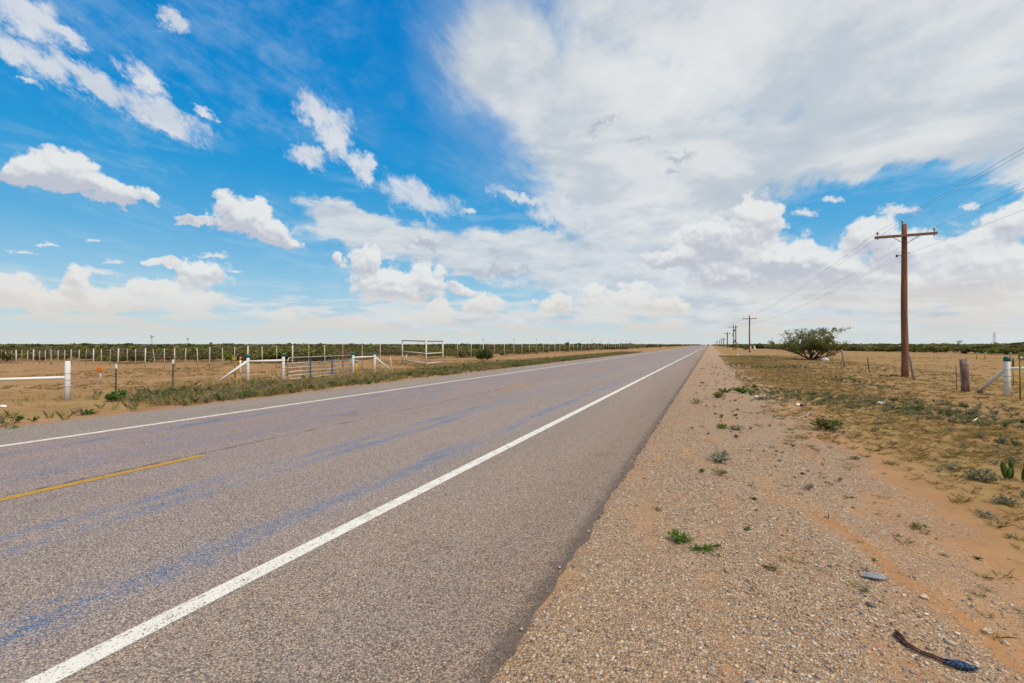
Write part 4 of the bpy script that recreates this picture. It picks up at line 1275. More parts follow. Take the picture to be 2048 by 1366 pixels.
# ------------------------------------------------------------------ utility poles and lines
def insulator(c):
    mb = MB()
    mb.lathe(c, [(0.014, -0.06), (0.014, 0.02), (0.055, 0.03), (0.060, 0.06), (0.035, 0.075), (0.035, 0.09), (0.070, 0.10), (0.065, 0.13), (0.03, 0.145), (0.035, 0.17), (0.02, 0.18)], 10)
    return mb
LINE_D = None
def utility_pole(p, h, label, detail=True, rad=0.145, arm=2.55, armz=None, group='utility poles along the road', boxes=False, gauge=1.0):
    root = empty('utility_pole', p, label, 'utility pole', group)
    n = 9
    pts = [Vector((0.012 * math.sin(i), 0.012 * math.cos(i * 1.7), -0.4 + (h + 0.4) * i / n)) for i in range(n + 1)]
    MB().tube(pts, [rad * gauge * (1.12 - 0.36 * i / n) for i in range(n + 1)], 16 if detail else 8, wob=0.02, seed=1).build('pole', M['pole'], root)
    armz = armz or h - 0.62
    am = MB().box((0, -0.17, armz), (arm, 0.10 * gauge, 0.13 * gauge), None, 0.008).build('crossarm', M['arm_wood'], root)
    att = []
    for sx in (-1, 1):
        c_ = Vector((sx * (arm / 2 - 0.12), -0.17, armz + 0.07))
        insulator(c_ + Vector((0, 0, 0.05))).build('insulator', M['ceramic'], am)
        att.append(c_ + Vector((0, 0, 0.21)))
        if detail:
            MB().tube([c_ + Vector((0, 0, -0.20)), c_ + Vector((0, 0, -.13))], 0.018, 6).build('bolt', M['dark_metal'], am)
        MB().tube([Vector((sx * 0.55, -0.225, armz - 0.05)), Vector((sx * 0.05, -0.19, armz - 0.42))], 0.014 * gauge, 6).build('brace', M['dark_metal'], root)
    tp = Vector((-0.06, 0, h))
    insulator(tp + Vector((0, 0, 0.04))).build('insulator', M['ceramic'], root)
    att.append(tp + Vector((0, 0, 0.2)))
    nz = armz - 1.0
    MB().tube([Vector((-0.30, 0, nz + 0.02)), Vector((-0.10, 0, nz))], 0.012, 6).build('neutral_bracket', M['dark_metal'], root)
    if detail:
        MB().box((-0.30, 0, nz), (0.09, 0.09, 0.12), None, 0.02).build('splice_box', M['dark_metal'], root)
        MB().tube([Vector((0.12, 0, nz + 0.12)), Vector((0.24, 0, nz + 0.10))], 0.016, 6).build('bolt', M['dark_metal'], root)
    att.append(Vector((0.18, 0, nz + 0.1)))
    att.append(Vector((-0.30, 0, nz - 0.04)))
    return root, att
p1 = at(1809.5, 753.5)
h1 = up_to(p1, 448)
LX = p1.x
pole1, att = utility_pole(p1, h1, 'tall brown wooden utility pole with crossarm standing nearest, by the leaning grey stake')
far_y = [107, 152, 232, 300, 380, 460, 545, 640]
far_h = [None] * 8
rows = {107: 631, 152: 649}
labels = ['slim second-nearest utility pole with crossarm, rising behind two short white posts',
          'twin-trunked utility pole carrying dark boxes, third from the camera',
          'distant utility pole, thin and dark, next after the twin pole',
          'distant utility pole, second after the twin pole', 'distant utility pole, third after the twin pole',
          'distant utility pole, fourth after the twin pole', 'faint distant utility pole, last but one before the vanishing point',
          'faintest and farthest utility pole near the vanishing point']
poles = [(p1, h1)]
colx = [1499, 1467, 1454.6, 1447.3, 1443.3, 1439.3, 1435, 1432]
topy = [631.5, 650, 664.5, 676, 676.5, 681, 683, 684]
for i, y in enumerate(far_y):
    # x so that the bearing matches
    d_ = cam_ray(colx[i], 688)
    x = d_.x / d_.y * y
    z_ = gz(x, y)
    pp = Vector((x, y, z_))
    hh = CAM_H + (688.8 - topy[i]) / 910 * depth(pp) - z_
    hh = max(5.5, min(9.5, hh))
    rt, _a = utility_pole(pp, hh, labels[i], detail=False, rad=0.14 if i < 2 else 0.17, arm=2.6 if i < 3 else 2.2, gauge=1.0 if i < 2 else 1.5)
    poles.append((pp, hh))
    if i == 1:
        n = 6
        MB().tube([Vector((0.62, 0.1, -.3 + (hh + .2) * j / n)) for j in range(n + 1)], 0.14, 8, wob=.03).build('second_trunk', M['pole'], rt)
        for zz, sx in ((hh * .78, 0.2), (hh * .62, -0.1), (hh * .36, 0.35)):
            MB().lathe(Vector((sx, -0.36, zz - .3)), [(0.18, 0), (0.2, 0.05), (0.2, 0.55), (0.1, 0.62)], 10).build('transformer', M['shed'], rt)
        MB().box((0.5, -.2, hh * .30), (2.0, .1, .12)).build('lower_arm', M['arm_wood'], rt)
# conductors: one thing per wire, from behind the camera past every pole
prev = Vector((p1.x, p1.y - 79, 0))
arms = [(-1.155, 'overhead wire on the left end of the near pole crossarm', 0),
        (1.155, 'overhead wire on the right end of the near pole crossarm', 1),
        (-0.06, 'topmost wire, carried on the tip of the near utility pole', 2),
        (0.18, 'lowest wire, passing the near utility pole well below its crossarm', 3),
        (-0.30, 'second lowest wire, starting at the black splice box left of the near utility pole', 4)]
for dx_, lab, ai in arms:
    a_ = p1 + att[ai]
    top_off = att[ai].z - h1
    chain = []
    if ai != 4:
        chain.append(prev + Vector((dx_, 0, h1 + top_off - 0.05)))
    chain.append(a_)
    for pp, hh in poles[1:6]:
        chain.append(Vector((pp.x + dx_ * 0.85, pp.y - 0.17 * (ai < 2), pp.z + hh + top_off)))
    pts = []
    for s in range(len(chain) - 1):
        L_ = (chain[s + 1] - chain[s]).length
        n = 22 if s < 2 else 10
        sag = 0.75 * (L_ / 79) ** 2
        for i in range(n):
            t = i / n
            q_ = chain[s].lerp(chain[s + 1], t)
            q_.z -= sag * 4 * t * (1 - t)
            pts.append(q_)
    pts.append(chain[-1])
    o = MB().tube(pts, 0.0055 if ai < 3 else 0.0045, 5, caps=False).build('power_line', M['cable'], None)
    tag(o, lab, 'power line', 'overhead wires')

# ------------------------------------------------------------------ far things on the skyline
def windmill(px, dep, toppx, label, wheel):
    p = P2(px, 690, dep); p.z = 0
    h = CAM_H + (688.8 - toppx) / 910 * dep
    root = empty('windmill', p, label, 'windmill', 'wind pumps on the skyline')
    tw = MB()
    for sx, sy in ((-1, -1), (1, -1), (1, 1), (-1, 1)):
        tw.tube([Vector((sx * 1.1, sy * 1.1, 0)), Vector((sx * .12, sy * .12, h))], 0.07, 5)
    for zf in (0.25, 0.5, 0.72):
        s_ = 1.1 + (0.12 - 1.1) * zf
        ring = [Vector((sx * s_, sy * s_, h * zf)) for sx, sy in ((-1, -1), (1, -1), (1, 1), (-1, 1), (-1, -1))]
        for a_, b_ in zip(ring, ring[1:]):
            tw.tube([a_, b_], 0.04, 4)
    tw.build('tower', M['far_steel'], root)
    wm = MB()
    for i in range(18):
        a_ = 2 * PI * i / 18
        u = RIGHT * math.cos(a_) + Vector((0, 0, 1)) * math.sin(a_)
        v_ = RIGHT * -math.sin(a_) + Vector((0, 0, 1)) * math.cos(a_)
        c_ = Vector((0, 0, h)) - HEAD * 0.5
        w0, w1 = wheel * .35, wheel
        wm.add([c_ + u * w0 - v_ * w0 * .12, c_ + u * w0 + v_ * w0 * .12 - HEAD * .05, c_ + u * w1 + v_ * w1 * .13 - HEAD * .12, c_ + u * w1 - v_ * w1 * .13], [(0, 1, 2, 3)])
    ringp = [Vector((0, 0, h)) - HEAD * .5 + (RIGHT * math.cos(2 * PI * i / 24) + Vector((0, 0, 1)) * math.sin(2 * PI * i / 24)) * wheel * .75 for i in range(25)]
    wm.tube(ringp, 0.05, 4, caps=False)
    wm.build('wheel', M['far_steel'], root)
    tl = MB().box(Vector((0, 0, h)) + HEAD * 1.6 + RIGHT * .3, (1.2, .05, .8), Matrix.Rotation(YAW + 1.1, 3, 'Z'))
    tl.tube([Vector((0, 0, h)) - HEAD * .5, Vector((0, 0, h)) + HEAD * 1.6], .05, 5)
    tl.build('tail_vane', M['far_steel'], root)
windmill(303.3, 420, 673.5, 'larger windmill on the horizon above the scrub at left', 1.35)
windmill(375.7, 520, 678.2, 'smaller fainter windmill on the horizon beside the dark little tree', 1.2)
# lattice pylon
dep = 1300
p = P2(1988.5, 690, dep); p.z = 0
Hh = CAM_H + (688.8 - 664.5) / 910 * dep
root = empty('pylon', p, 'pale lattice pylon far off on the horizon at right', 'pylon')
tw = MB()
prevr = None
for zf, s_ in ((0, 4.2), (.2, 3.1), (.4, 2.1), (.55, 1.5), (.7, 1.2), (.85, 1.0), (1.0, .5)):
    ring = [RIGHT * sx * s_ + HEAD * sy * s_ + Vector((0, 0, Hh * zf)) for sx, sy in ((-1, -1), (1, -1), (1, 1), (-1, 1))]
    if prevr:
        for i in range(4):
            tw.tube([prevr[i], ring[i]], .20, 4); tw.tube([prevr[i], ring[(i + 1) % 4]], .12, 4); tw.tube([prevr[(i + 1) % 4], ring[i]], .12, 4)
    prevr = ring
tw.build('tower', M['far_steel'], root)
for zf, wd in ((.66, 6.5), (.80, 5.5), (.92, 4.5)):
    mb = MB()
    for sx in (-1, 1):
        mb.tube([Vector((0, 0, Hh * zf + 1.2)), RIGHT * sx * wd + Vector((0, 0, Hh * zf))], .18, 4)
        mb.tube([Vector((0, 0, Hh * zf - .2)), RIGHT * sx * wd + Vector((0, 0, Hh * zf))], .18, 4)
    mb.build('crossarm', M['far_steel'], root)
# red tank and dark shed in the scrub
dep = 260
p = P2(422.3, 690, dep); p.z = 0
zt = CAM_H + (688.8 - 684.6) / 910 * dep
root = empty('storage_tank', p, 'small red-brown tank showing above the scrub', 'tank')
MB().lathe(Vector((0, 0, 0)), [(.68, 0), (.68, zt - .2), (.5, zt - .05), (.1, zt)], 14).build('body', M['red_tank'], root)
MB().lathe(Vector((0, 0, zt)), [(.12, 0), (.12, .15), (.05, .2)], 8).build('hatch', M['shed'], root)
p = P2(456, 690, dep); p.z = 0
zt = CAM_H + (688.8 - 686.6) / 910 * dep
root = empty('shed', p, 'low dark shed roof showing above the scrub right of the red tank', 'shed')
MB().box((0, 0, zt / 2 - .2), (4.2, 3, zt - .4), Matrix.Rotation(YAW, 3, 'Z')).build('wall', M['shed'], root)
MB().box((0, 0, zt - .12), (4.8, 3.6, .22), Matrix.Rotation(YAW, 3, 'Z'), .03).build('roof', M['shed'], root)

# far vehicle
vp = Vector((-1.9, 560, 0.0))
root = empty('parked_car', vp, 'tiny dark vehicle far down the road at the vanishing point', 'car')
MB().box((0, 0, .78), (1.85, 4.6, .75), None, .12).build('body', M['car_paint'], root)
cb_ = MB()
cb_.add([(-.85, -1.9, 1.15), (.85, -1.9, 1.15), (.85, 1.2, 1.15), (-.85, 1.2, 1.15), (-.68, -1.5, 1.78), (.68, -1.5, 1.78), (.68, .4, 1.78), (-.68, .4, 1.78)],
        [(0, 1, 5, 4), (1, 2, 6, 5), (2, 3, 7, 6), (3, 0, 4, 7), (4, 5, 6, 7)])
cb_.build('cabin', M['car_glass'], root)
for sx in (-.82, .82):
    for sy in (-1.45, 1.45):
        MB().tube([(sx - .1, sy, .34), (sx + .1, sy, .34)], .34, 14).build('wheel', M['rubber'], root)

# ------------------------------------------------------------------ litter
def crumple(name, px, py, wpx, hpx, mat, label, cat, seed, flat=0.6):
    p = at(px, py); z = depth(p)
    w = wpx / 910 * z; h = hpx / 910 * z
    bm = bmesh.new()
    bmesh.ops.create_icosphere(bm, subdivisions=3, radius=1.0)
    for v in bm.verts:
        n = mnoise.noise(v.co * 1.6 + Vector((seed, 0, 0))) * .45 + mnoise.noise(v.co * 4 + Vector((0, seed, 0))) * .30
        v.co = v.co * (1 + n)
        v.co = Vector((v.co.x * w * .42, v.co.y * w * .42 * flat, max(v.co.z, -.35) * h * .55 + h * .19))
    me = bpy.data.meshes.new(name)
    bm.to_mesh(me); bm.free()
    me.materials.append(mat)
    o = bpy.data.objects.new(name, me); C.objects.link(o)
    o.location = p; o.rotation_euler = (0, 0, YAW)
    return tag(o, label, cat)
crumple('plastic_bag', 1649.5, 721, 15, 9, M['bag'], 'white plastic bag snagged in the grass before the lone mesquite', 'plastic bag', 1)
crumple('plastic_bag', 1761.5, 809, 17, 8, M['blue_bag'], 'pale blue and white crumpled bag on the dry grass', 'plastic bag', 2)
crumple('paper_scrap', 1512, 796, 17, 6, M['cardboard'], 'pale crumpled paper lying beside the bright green weeds', 'litter', 3)
crumple('paper_scrap', 1475, 710.5, 3.5, 2.5, M['bag'], 'tiny white scrap far off on the right verge', 'litter', 5)
crumple('paper_scrap', 1765.5, 738, 4, 3, M['bag'], 'tiny white scrap on the sand left of the near utility pole', 'litter', 6)
crumple('paper_scrap', 6, 813, 17, 4, M['bag'], 'flattened white scrap on the sand at the left edge', 'litter', 7)
# tin can
p = at(1599.5, 812.5)
root = empty('drink_can', p, 'crushed can, half dark and half white, lying on the verge', 'can', rz=YAW + 2.6)
MB().tube([Vector((-.09, 0, .035)), Vector((-.03, 0, .037)), Vector((.0, 0, .034))], [.036, .037, .03], 12).build('body', M['dark_metal'], root)
MB().tube([Vector((.0, 0, .034)), Vector((.07, 0, .037)), Vector((.09, 0, .034))], [.03, .037, .033], 12).build('end', M['bag'], root)
# grey scrap of plastic on the gravel: a thin bent shard
p = at(1750, 1158)
root = MB()
n = 10
vv, ff = [], []
rnd = random.Random(3)
for i in range(n + 1):
    t = i / n
    wd = 0.022 * math.sin(PI * min(1, t * 1.1 + .05)) + .004
    zz = 0.018 + 0.010 * math.sin(t * 4)
    xx = (t - .5) * 0.165
    yb = -0.010 * math.sin(t * 3) + rnd.uniform(-.002, .002)
    vv += [(xx, yb - wd, zz), (xx, yb + wd, zz + .012), (xx, yb + wd, zz + .006), (xx, yb - wd, zz - .006)]
for i in range(n):
    a_ = 4 * i
    for j in range(4):
        ff.append((a_ + j, a_ + (j + 1) % 4, a_ + 4 + (j + 1) % 4, a_ + 4 + j))
ff += [(3, 2, 1, 0), (4 * n, 4 * n + 1, 4 * n + 2, 4 * n + 3)]
root.add(vv, ff)
o = root.build('plastic_shard', M['slate'])
o.location = p; o.rotation_euler = (0.1, 0, YAW - 0.25)
tag(o, 'thin bluish grey plastic shard lying on the gravel', 'litter')
# frayed strap
P0 = [(1789, 1273), (1800, 1283), (1818, 1298), (1838, 1309), (1858, 1316), (1878, 1325), (1897, 1331)]
P1_ = [(1893, 1331), (1905, 1333), (1915, 1337), (1928, 1339), (1942, 1342), (1956, 1343)]
org = at(1858, 1316)
strap = empty('frayed_strap', org, 'frayed brown strap with a blue tattered end lying on the gravel at lower right', 'strap')
def lay(pts, lift):
    return [at(*q_) - org + Vector((0, 0, lift)) for q_ in pts]
A_ = lay(P0, .014)
mb = MB()
mb.tube(A_, [.008, .007, .006, .005, .005, .005, .006], 8, wob=.25, seed=4)
mb.tube([q_ + Vector((.012, .010, .003)) for q_ in A_], [.006, .007, .005, .004, .005, .004, .004], 7, wob=.3, seed=5)
mb.tube([A_[0], A_[0] + Vector((.01, .02, .012)), A_[1] + Vector((.016, .02, .01)), A_[2]], .005, 6, wob=.3)
mb.build('webbing', M['strap'], strap)
B_ = lay(P1_, .016)
mb = MB()
mb.tube(B_, [.006, .011, .017, .014, .009, .004], 9, wob=.35, seed=6)
rnd = random.Random(8)
for i in range(46):
    b_ = B_[rnd.randrange(1, 5)] + Vector((rnd.uniform(-.012, .012), rnd.uniform(-.012, .012), rnd.uniform(0, .012)))
    t_ = b_ + Vector((rnd.uniform(-.04, .045), rnd.uniform(-.035, .03), rnd.uniform(-.014, .012)))
    mb.tube([b_, b_.lerp(t_, .5) + Vector((0, 0, .006)), t_], [.004, .0035, .002], 4)
mb.build('tattered_end', M['blue_cloth'], strap)
# sticks
def stick(px0, py0, px1, py1, rad, mat, label, seed, cat='stick'):
    a_, b_ = at(px0, py0), at(px1, py1)
    d_ = b_ - a_
    mid = d_ * .5 + Vector((rnd.uniform(-.02, .02), rnd.uniform(-.02, .02), rad * 2.5))
    o = MB().tube([Vector((0, 0, rad)), mid, d_ + Vector((0, 0, rad * 1.5))], [rad, rad * .9, rad * .6], 7, wob=.2, seed=seed).build('stick', M[mat])
    o.location = a_
    return tag(o, label, cat)
stick(1611, 836, 1624, 824, .022, 'old_wood', 'short grey stick lying on the verge beyond the gravel', 1)
stick(1945, 844, 1962, 834, .014, 'cardboard', 'pale bare stick on the dry grass before the timber post', 2)
stick(1779, 754, 1795, 754.5, .05, 'bark', 'dark chunk of wood on the sand left of the near utility pole', 3)
stick(1650, 966, 1660, 968, .008, 'bark', 'small dark twig on the gravel edge', 4)

# ------------------------------------------------------------------ loose stones
def pebbles():
    rs = np.random.default_rng(21)
    bm = bmesh.new(); bmesh.ops.create_icosphere(bm, subdivisions=1, radius=1.0)
    bv = np.array([v.co[:] for v in bm.verts]); bfc = np.array([[v.index for v in f.verts] for f in bm.faces]); bm.free()
    VV, FF, CC, off = [], [], [], 0
    pal = 0.92 * np.array([(0.44, 0.335, 0.24), (0.35, 0.25, 0.17), (0.52, 0.43, 0.34), (0.27, 0.19, 0.135), (0.17, 0.145, 0.13), (0.36, 0.205, 0.115), (0.55, 0.49, 0.42), (0.22, 0.215, 0.22)])
    N = 42000
    x = rs.uniform(-1.02, 3.4, N)
    y = 1.2 + 15 * rs.uniform(0, 1, N) ** 1.7
    for i in range(N):
        xi, yi = x[i], y[i]
        dn = mnoise.noise((xi * .9, yi * .35, 3.3)) * .5 + .5
        lim = 1.55 + 0.9 * mnoise.noise((xi * .4, yi * .4, 6.0))
        if xi > lim and rs.uniform() < min(.97, .55 + (xi - lim) * .6):
            continue
        if xi < -0.9 and rs.uniform() < .25:
            xi -= .5 * rs.uniform() ** 2.5
        if dn < 0.43 and rs.uniform() < .8:
            continue
        if yi < 5.6 and abs(xi - (1.02 + (5.0 - yi) * .27)) < .15 and rs.uniform() < .88:
            continue
        s = 0.0036 + 0.0095 * rs.uniform() ** 3.4
        if rs.uniform() < .012:
            s *= rs.uniform(1.5, 2.2)
        sc_ = s * rs.uniform(.75, 1.3, 3) * np.array([1, 1, .62])
        a = rs.uniform(0, 2 * PI); ca, sa = math.cos(a), math.sin(a)
        V = bv * (1 + rs.uniform(-.22, .22, (len(bv), 1))) * sc_
        Vx = np.stack([V[:, 0] * ca - V[:, 1] * sa + xi, V[:, 0] * sa + V[:, 1] * ca + yi, V[:, 2] + (max(gz(xi, yi), 0.0) if xi < -.94 else gz(xi, yi)) + s * .25], 1)
        VV.append(Vx); FF.append(bfc + off); off += len(bv)
        CC.append(np.repeat(pick(pal, 1, rs, .18), len(bv), axis=0))
    o = np_mesh('gravel', np.concatenate(VV), np.concatenate(FF), M['pebble'], np.concatenate(CC))
    tag(o, 'loose tan and grey gravel on the shoulder', None, None, 'stuff')
pebbles()
def rock(px, py, wpx, label, seed):
    return crumple('stone', px, py, wpx, wpx * .55, M['rock'], label, 'stone', seed, .75)
rock(1848, 1196, 17, 'pale long stone in the red dirt streak, larger of two near its middle', 31)
rock(1975, 1265, 20, 'grey stone at the lower right in the red dirt streak', 33)
rock(2010, 1288, 16, 'pale flat stone near the lower right corner of the gravel', 34)

# ------------------------------------------------------------------ individual plants
PL = [
    # px, py, w, h, kind, palette, label
    (236, 802, 50, 22, 'weed', BRIGHT, 'bright green leafy shrub at the foot of the first dark fence post', 'shrub', 420),
    (28, 859, 40, 10, 'weed', BRIGHT * 1.25, 'light green weed at the edge of the asphalt at far left', 'weed', 220),
    (178, 829, 34, 13, 'weed', BRIGHT * 0.9, 'yellow-green weed on the roadside right of the capless white post', 'weed', 200),
    (394, 790, 26, 15, 'weed', BRIGHT, 'green leafy weed in the roadside grass right of the second dark fence post', 'weed', 240),
    (449, 792, 22, 16, 'weed', BRIGHT * .9, 'green weed in the roadside grass below the slanted white pipe', 'weed', 220),
    (503, 786, 34, 14, 'weed', GREEN, 'dark green weed at the foot of the first teal-capped post', 'weed', 240),
    (575, 783, 34, 16, 'weed', BRIGHT * .9, 'green weed before the left end of the tube gate', 'weed', 260),
    (622, 778, 18, 11, 'weed', BRIGHT * .9, 'small green weed before the first blue gate upright', 'weed', 160),
    (664, 774, 26, 13, 'weed', BRIGHT * .85, 'green weed close to the asphalt before the right half of the gate', 'weed', 220),
    (1484, 786, 42, 13, 'weed', BRIGHT, 'bright green weed on the right verge beside the pale paper', 'weed', 320),
    (1450, 785, 30, 11, 'weed', GREEN * 1.1, 'green weed left of the brightest verge weed', 'weed', 220),
    (1404, 767, 14, 5, 'weed', BRIGHT * .8, 'tiny green weed closest to the asphalt edge on the right', 'weed', 90),
    (1434, 795, 36, 12, 'weed', OLIVE, 'olive weed on the gravel nearest the asphalt, above the bright weeds', 'weed', 220),
    (1392, 808, 26, 13, 'fine', OLIVE, 'ragged olive weed on the shoulder close to the asphalt', 'weed', 200),
    (1444, 836, 15, 9, 'weed', BRIGHT, 'small bright green weed on the gravel, farther of two', 'weed', 120),
    (1444, 857, 28, 11, 'weed', BRIGHT, 'bright green weed on the gravel touching a silvery one', 'weed', 200),
    (1470, 860, 44, 14, 'fine', SILVER, 'silvery grey weed beside the bright green one on the gravel', 'weed', 300),
    (1440, 924, 56, 27, 'fine', SILVER * .95, 'large silvery weed in the middle of the gravel shoulder', 'weed', 420),
    (1440, 950, 34, 17, 'fine', OLIVE * 1.2, 'low olive weed just below the large silvery weed', 'weed', 220),
    (1402, 944, 20, 10, 'weed', GREEN, 'small dark green weed left of the large silvery weed', 'weed', 120),
    (1655, 861, 66, 26, 'weed', OLIVE * .95, 'dark olive shrub on the verge with a green neighbour', 'shrub', 420),
    (1678, 852, 26, 14, 'weed', BRIGHT * .85, 'green weed growing out of the dark olive shrub', 'weed', 180),
    (1838, 821, 28, 14, 'weed', GREEN * 1.1, 'dark green bushy weed in the dry grass below the near pole', 'weed', 240),
    (1927, 814, 22, 9, 'weed', GREEN * .9, 'low dark weed in front of the timber corner post', 'weed', 160),
    (1903, 829, 20, 12, 'weed', GREYG, 'grey-green weed in the dry grass below the timber corner post', 'weed', 160),
    (1950, 832, 34, 20, 'fine', GREYG * 1.1, 'loose grey-green weed before the slanted white pipe', 'weed', 240),
    (2034, 962, 50, 40, 'pad', GREEN, 'prickly pear with upright green pads at the right edge', 'cactus', 0),
    (1962, 962, 74, 26, 'fine', GREYG, 'grey-green weed on the sand left of the prickly pear', 'weed', 420),
    (2004, 892, 26, 22, 'weed', GREYG * .9, 'upright grey-green forked weed in the yellow grass at right', 'weed', 160),
    (2030, 893, 22, 20, 'weed', GREYG * .9, 'second upright forked weed, nearer the right edge', 'weed', 150),
    (1360, 1084, 66, 24, 'fine', BRIGHT * 1.1, 'bright green creeping weed on the gravel in the foreground', 'weed', 420),
    (1405, 1098, 70, 12, 'fine', BRIGHT * .95, 'flat green runner trailing right from the bright creeping weed', 'weed', 260),
    (1315, 1020, 28, 10, 'fine', OLIVE * 1.1, 'small olive weed on the gravel left of centre', 'weed', 140),
    (1548, 1140, 36, 14, 'fine', OLIVE, 'dark olive weed alone on the gravel below the dirt streak', 'weed', 160),
    (1438, 1112, 22, 8, 'fine', OLIVE, 'tiny olive weed at the end of the green runner', 'weed', 100),
    (1617, 980, 28, 18, 'fine', SILVER, 'silvery weed at the gravel edge', 'weed', 220),
    (1972, 1036, 44, 16, 'fine', SILVER * .85, 'pale grey weed on the bare sand at right', 'weed', 240),
    (2012, 1008, 60, 22, 'fine', GREYG * 1.2, 'wide grey weed on bare sand below the prickly pear', 'weed', 320),
    (1835, 1058, 46, 14, 'fine', OLIVE * 1.1, 'flat olive weed on the gravel right of the dirt streak', 'weed', 220),
    (1655, 1036, 16, 8, 'fine', OLIVE * .5, 'small blackened weed at the top of the dirt streak', 'weed', 100),
]
for i, (px, py, w_, h_, kind, pal, lab, cat, n) in enumerate(PL):
    if kind == 'pad':
        p = at(px, py); z = depth(p)
        root = empty('prickly_pear', p, lab, cat)
        mpc = M['leaf']
        rs = np.random.default_rng(9)
        for (ox, hh, ww, tilt, zz) in ((-11, 36, 10, -.12, 0), (-4, 25, 9, .22, 0), (4, 34, 11, -.06, 0), (12, 30, 9, .25, 0), (20, 26, 10, -.15, 0), (0, 15, 8, .35, 24), (9, 13, 7, -.3, 26)):
            bm = bmesh.new(); bmesh.ops.create_uvsphere(bm, u_segments=12, v_segments=8, radius=1.0)
            c_ = RIGHT * (ox / 910 * z) + HEAD * rs.uniform(-.12, .12) + Vector((0, 0, (zz + hh * .5) / 910 * z))
            rot = Matrix.Rotation(YAW + rs.uniform(-.6, .6), 3, 'Z') @ Matrix.Rotation(tilt, 3, 'Y')
            vs = np.array([tuple(rot @ Vector((v.co.x * ww / 910 * z * .5 * (1 + .25 * v.co.z), v.co.y * .022, v.co.z * hh / 910 * z * .5)) + c_) for v in bm.verts])
            fs = [[v.index for v in f.verts] for f in bm.faces]
            bm.free()
            mb = MB(); mb.add(vs, fs, True)
            o = mb.build('pad', M['leaf'], root)
            ca = o.data.color_attributes.new('tint', 'FLOAT_COLOR', 'POINT')
            cc_ = np.ones((len(vs), 4), dtype=np.float32); cc_[:, :3] = np.array((.070, .115, .028)) * rs.uniform(.8, 1.15)
            ca.data.foreach_set('color', cc_.ravel())
        continue
    nm = {'shrub': 'shrub', 'weed': 'weed'}[cat]
    plant(nm, px, py, w_, h_, kind, pal, lab, cat, 100 + i, n)

# ------------------------------------------------------------------ ground cover
KINDS = [('grass', STRAW, 60), ('grass', OLIVE * 1.35, 60), ('fine', GREYG, 150), ('fine', SILVER * .9, 130), ('weed', GREEN, 130), ('grass', PALE, 54), ('weed', BRIGHT * .8, 110)]
rs = np.random.default_rng(77)
spots = []
def nz(x, y, f, o):
    return mnoise.noise((x * f, y * f, o)) * .5 + .5
# right verge
for _ in range(36000):
    x = rs.uniform(1.2, 13.0); y = 2.5 + 75 * rs.uniform() ** 1.5 if rs.uniform() < .93 else rs.uniform(-7, 3)
    g = nz(x, y, .35, 1.0) * .6 + nz(x, y, .11, 3.0) * .4
    band = math.exp(-((x - 4.3 - .6 * math.sin(y * .2)) / 2.0) ** 2)
    lim = 0.48 + .22 * band
    if rs.uniform() > sstep((lim - .02 - (1 - g) * .62) / .12 + .35) * (.25 + .75 * band):
        continue
    if x < 2.4 and y < 9 and rs.uniform() < .85:
        continue
    t = rs.uniform()
    kx = nz(x, y, .22, 8.0) + .10 * math.exp(-((y - 15) / 4.0) ** 2) - (.12 if x > 6.5 else 0)
    if kx > .60:
        ki = 2 if t < .40 else 4 if t < .50 else 1
    else:
        ki = 0 if t < .58 else 1 if t < .74 else 5 if t < .96 else 2
    s = rs.uniform(.7, 1.35)
    if ki in (0, 1, 5):
        w, h = .17 * s, .075 * s
    else:
        w, h = .22 * s, .10 * s
    if y < 8:
        w *= .62; h *= .75
    spots.append((x, y, w, h, ki, 0))
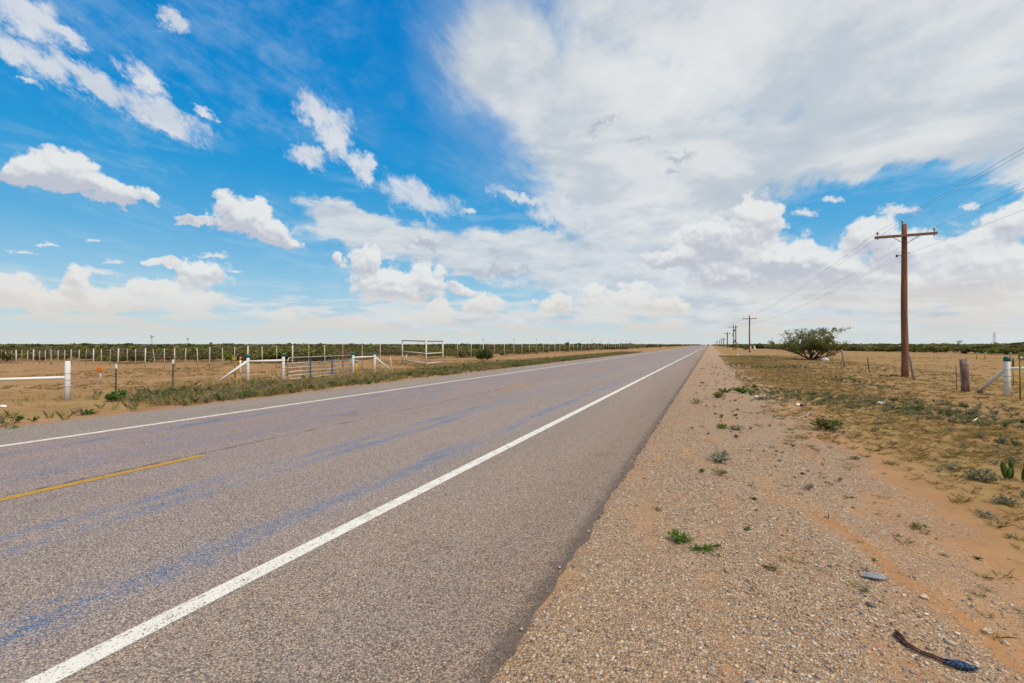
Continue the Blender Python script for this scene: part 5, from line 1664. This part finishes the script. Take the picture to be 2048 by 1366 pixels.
# sparse weeds on the right gravel shoulder
for _ in range(420):
    x = -.6 + 3.2 * rs.uniform(); y = 3.5 + 40 * rs.uniform() ** 1.3
    if x < .1 and rs.uniform() < .6: continue
    t = rs.uniform()
    ki = 2 if t < .4 else 3 if t < .55 else 1 if t < .8 else 4
    s = rs.uniform(.5, 1.2) * (1.0 if y > 8 else .55)
    spots.append((x, y, .17 * s, .055 * s, ki, 0))
# left verge: dense strip along the asphalt
for _ in range(19000):
    y = -2 + 100 * rs.uniform() ** 1.35
    x = -12.75 - 6.5 * rs.uniform() ** 1.25
    g = nz(x, y, .4, 11.0) * .55 + nz(x, y, .13, 13.0) * .45
    dens = math.exp(-((x + 14.9) / 1.9) ** 2)
    if y < 7.5:
        dens *= .06 * math.exp(-((x + 13.6) / 1.0) ** 2) / max(.05, math.exp(-((x + 14.9) / 1.9) ** 2))
    if rs.uniform() > dens * (.45 + 1.1 * sstep((g - .36) / .2)):
        continue
    t = rs.uniform(); kx = nz(x, y, .3, 18.0)
    if kx > .50:
        ki = 2 if t < .22 else 4 if t < .30 else 1 if t < .90 else 6
    else:
        ki = 0 if t < .24 else 1 if t < .76 else 5 if t < .86 else 2
    s = rs.uniform(.65, 1.35)
    w, h = (.22 * s, .25 * s) if ki in (0, 1, 5) else (.34 * s, .22 * s)
    spots.append((x, y, w, h, ki, 0))
# tall straw behind the verge and thin tufts over the open sand
for _ in range(2600):
    y = 3 + 40 * rs.uniform(); x = -15.5 - 5.5 * rs.uniform()
    if nz(x, y, .25, 31.0) < .47 or (y < 9.5 and rs.uniform() < .85): continue
    s = rs.uniform(.7, 1.3)
    spots.append((x, y, .16 * s, .26 * s, 0 if rs.uniform() < .45 else 5, 0))
for _ in range(9000):
    if rs.uniform() < .6:
        y = -2 + 42 * rs.uniform(); x = -17 - 22 * rs.uniform()
    else:
        y = -4 + 86 * rs.uniform(); x = 7 + 34 * rs.uniform()
    if nz(x, y, .2, 41.0) < .48: continue
    t = rs.uniform(); s = rs.uniform(.6, 1.4)
    ki = 0 if t < .6 else 5 if t < .9 else 1 if t < .98 else 2
    spots.append((x, y, .20 * s, .085 * s, ki, 0))
scatter('ground_cover', spots, KINDS, 'dry straw-coloured grass and low grey-green weeds on both verges', 55)
print('spots', len(spots), 'objects', len(bpy.data.objects))
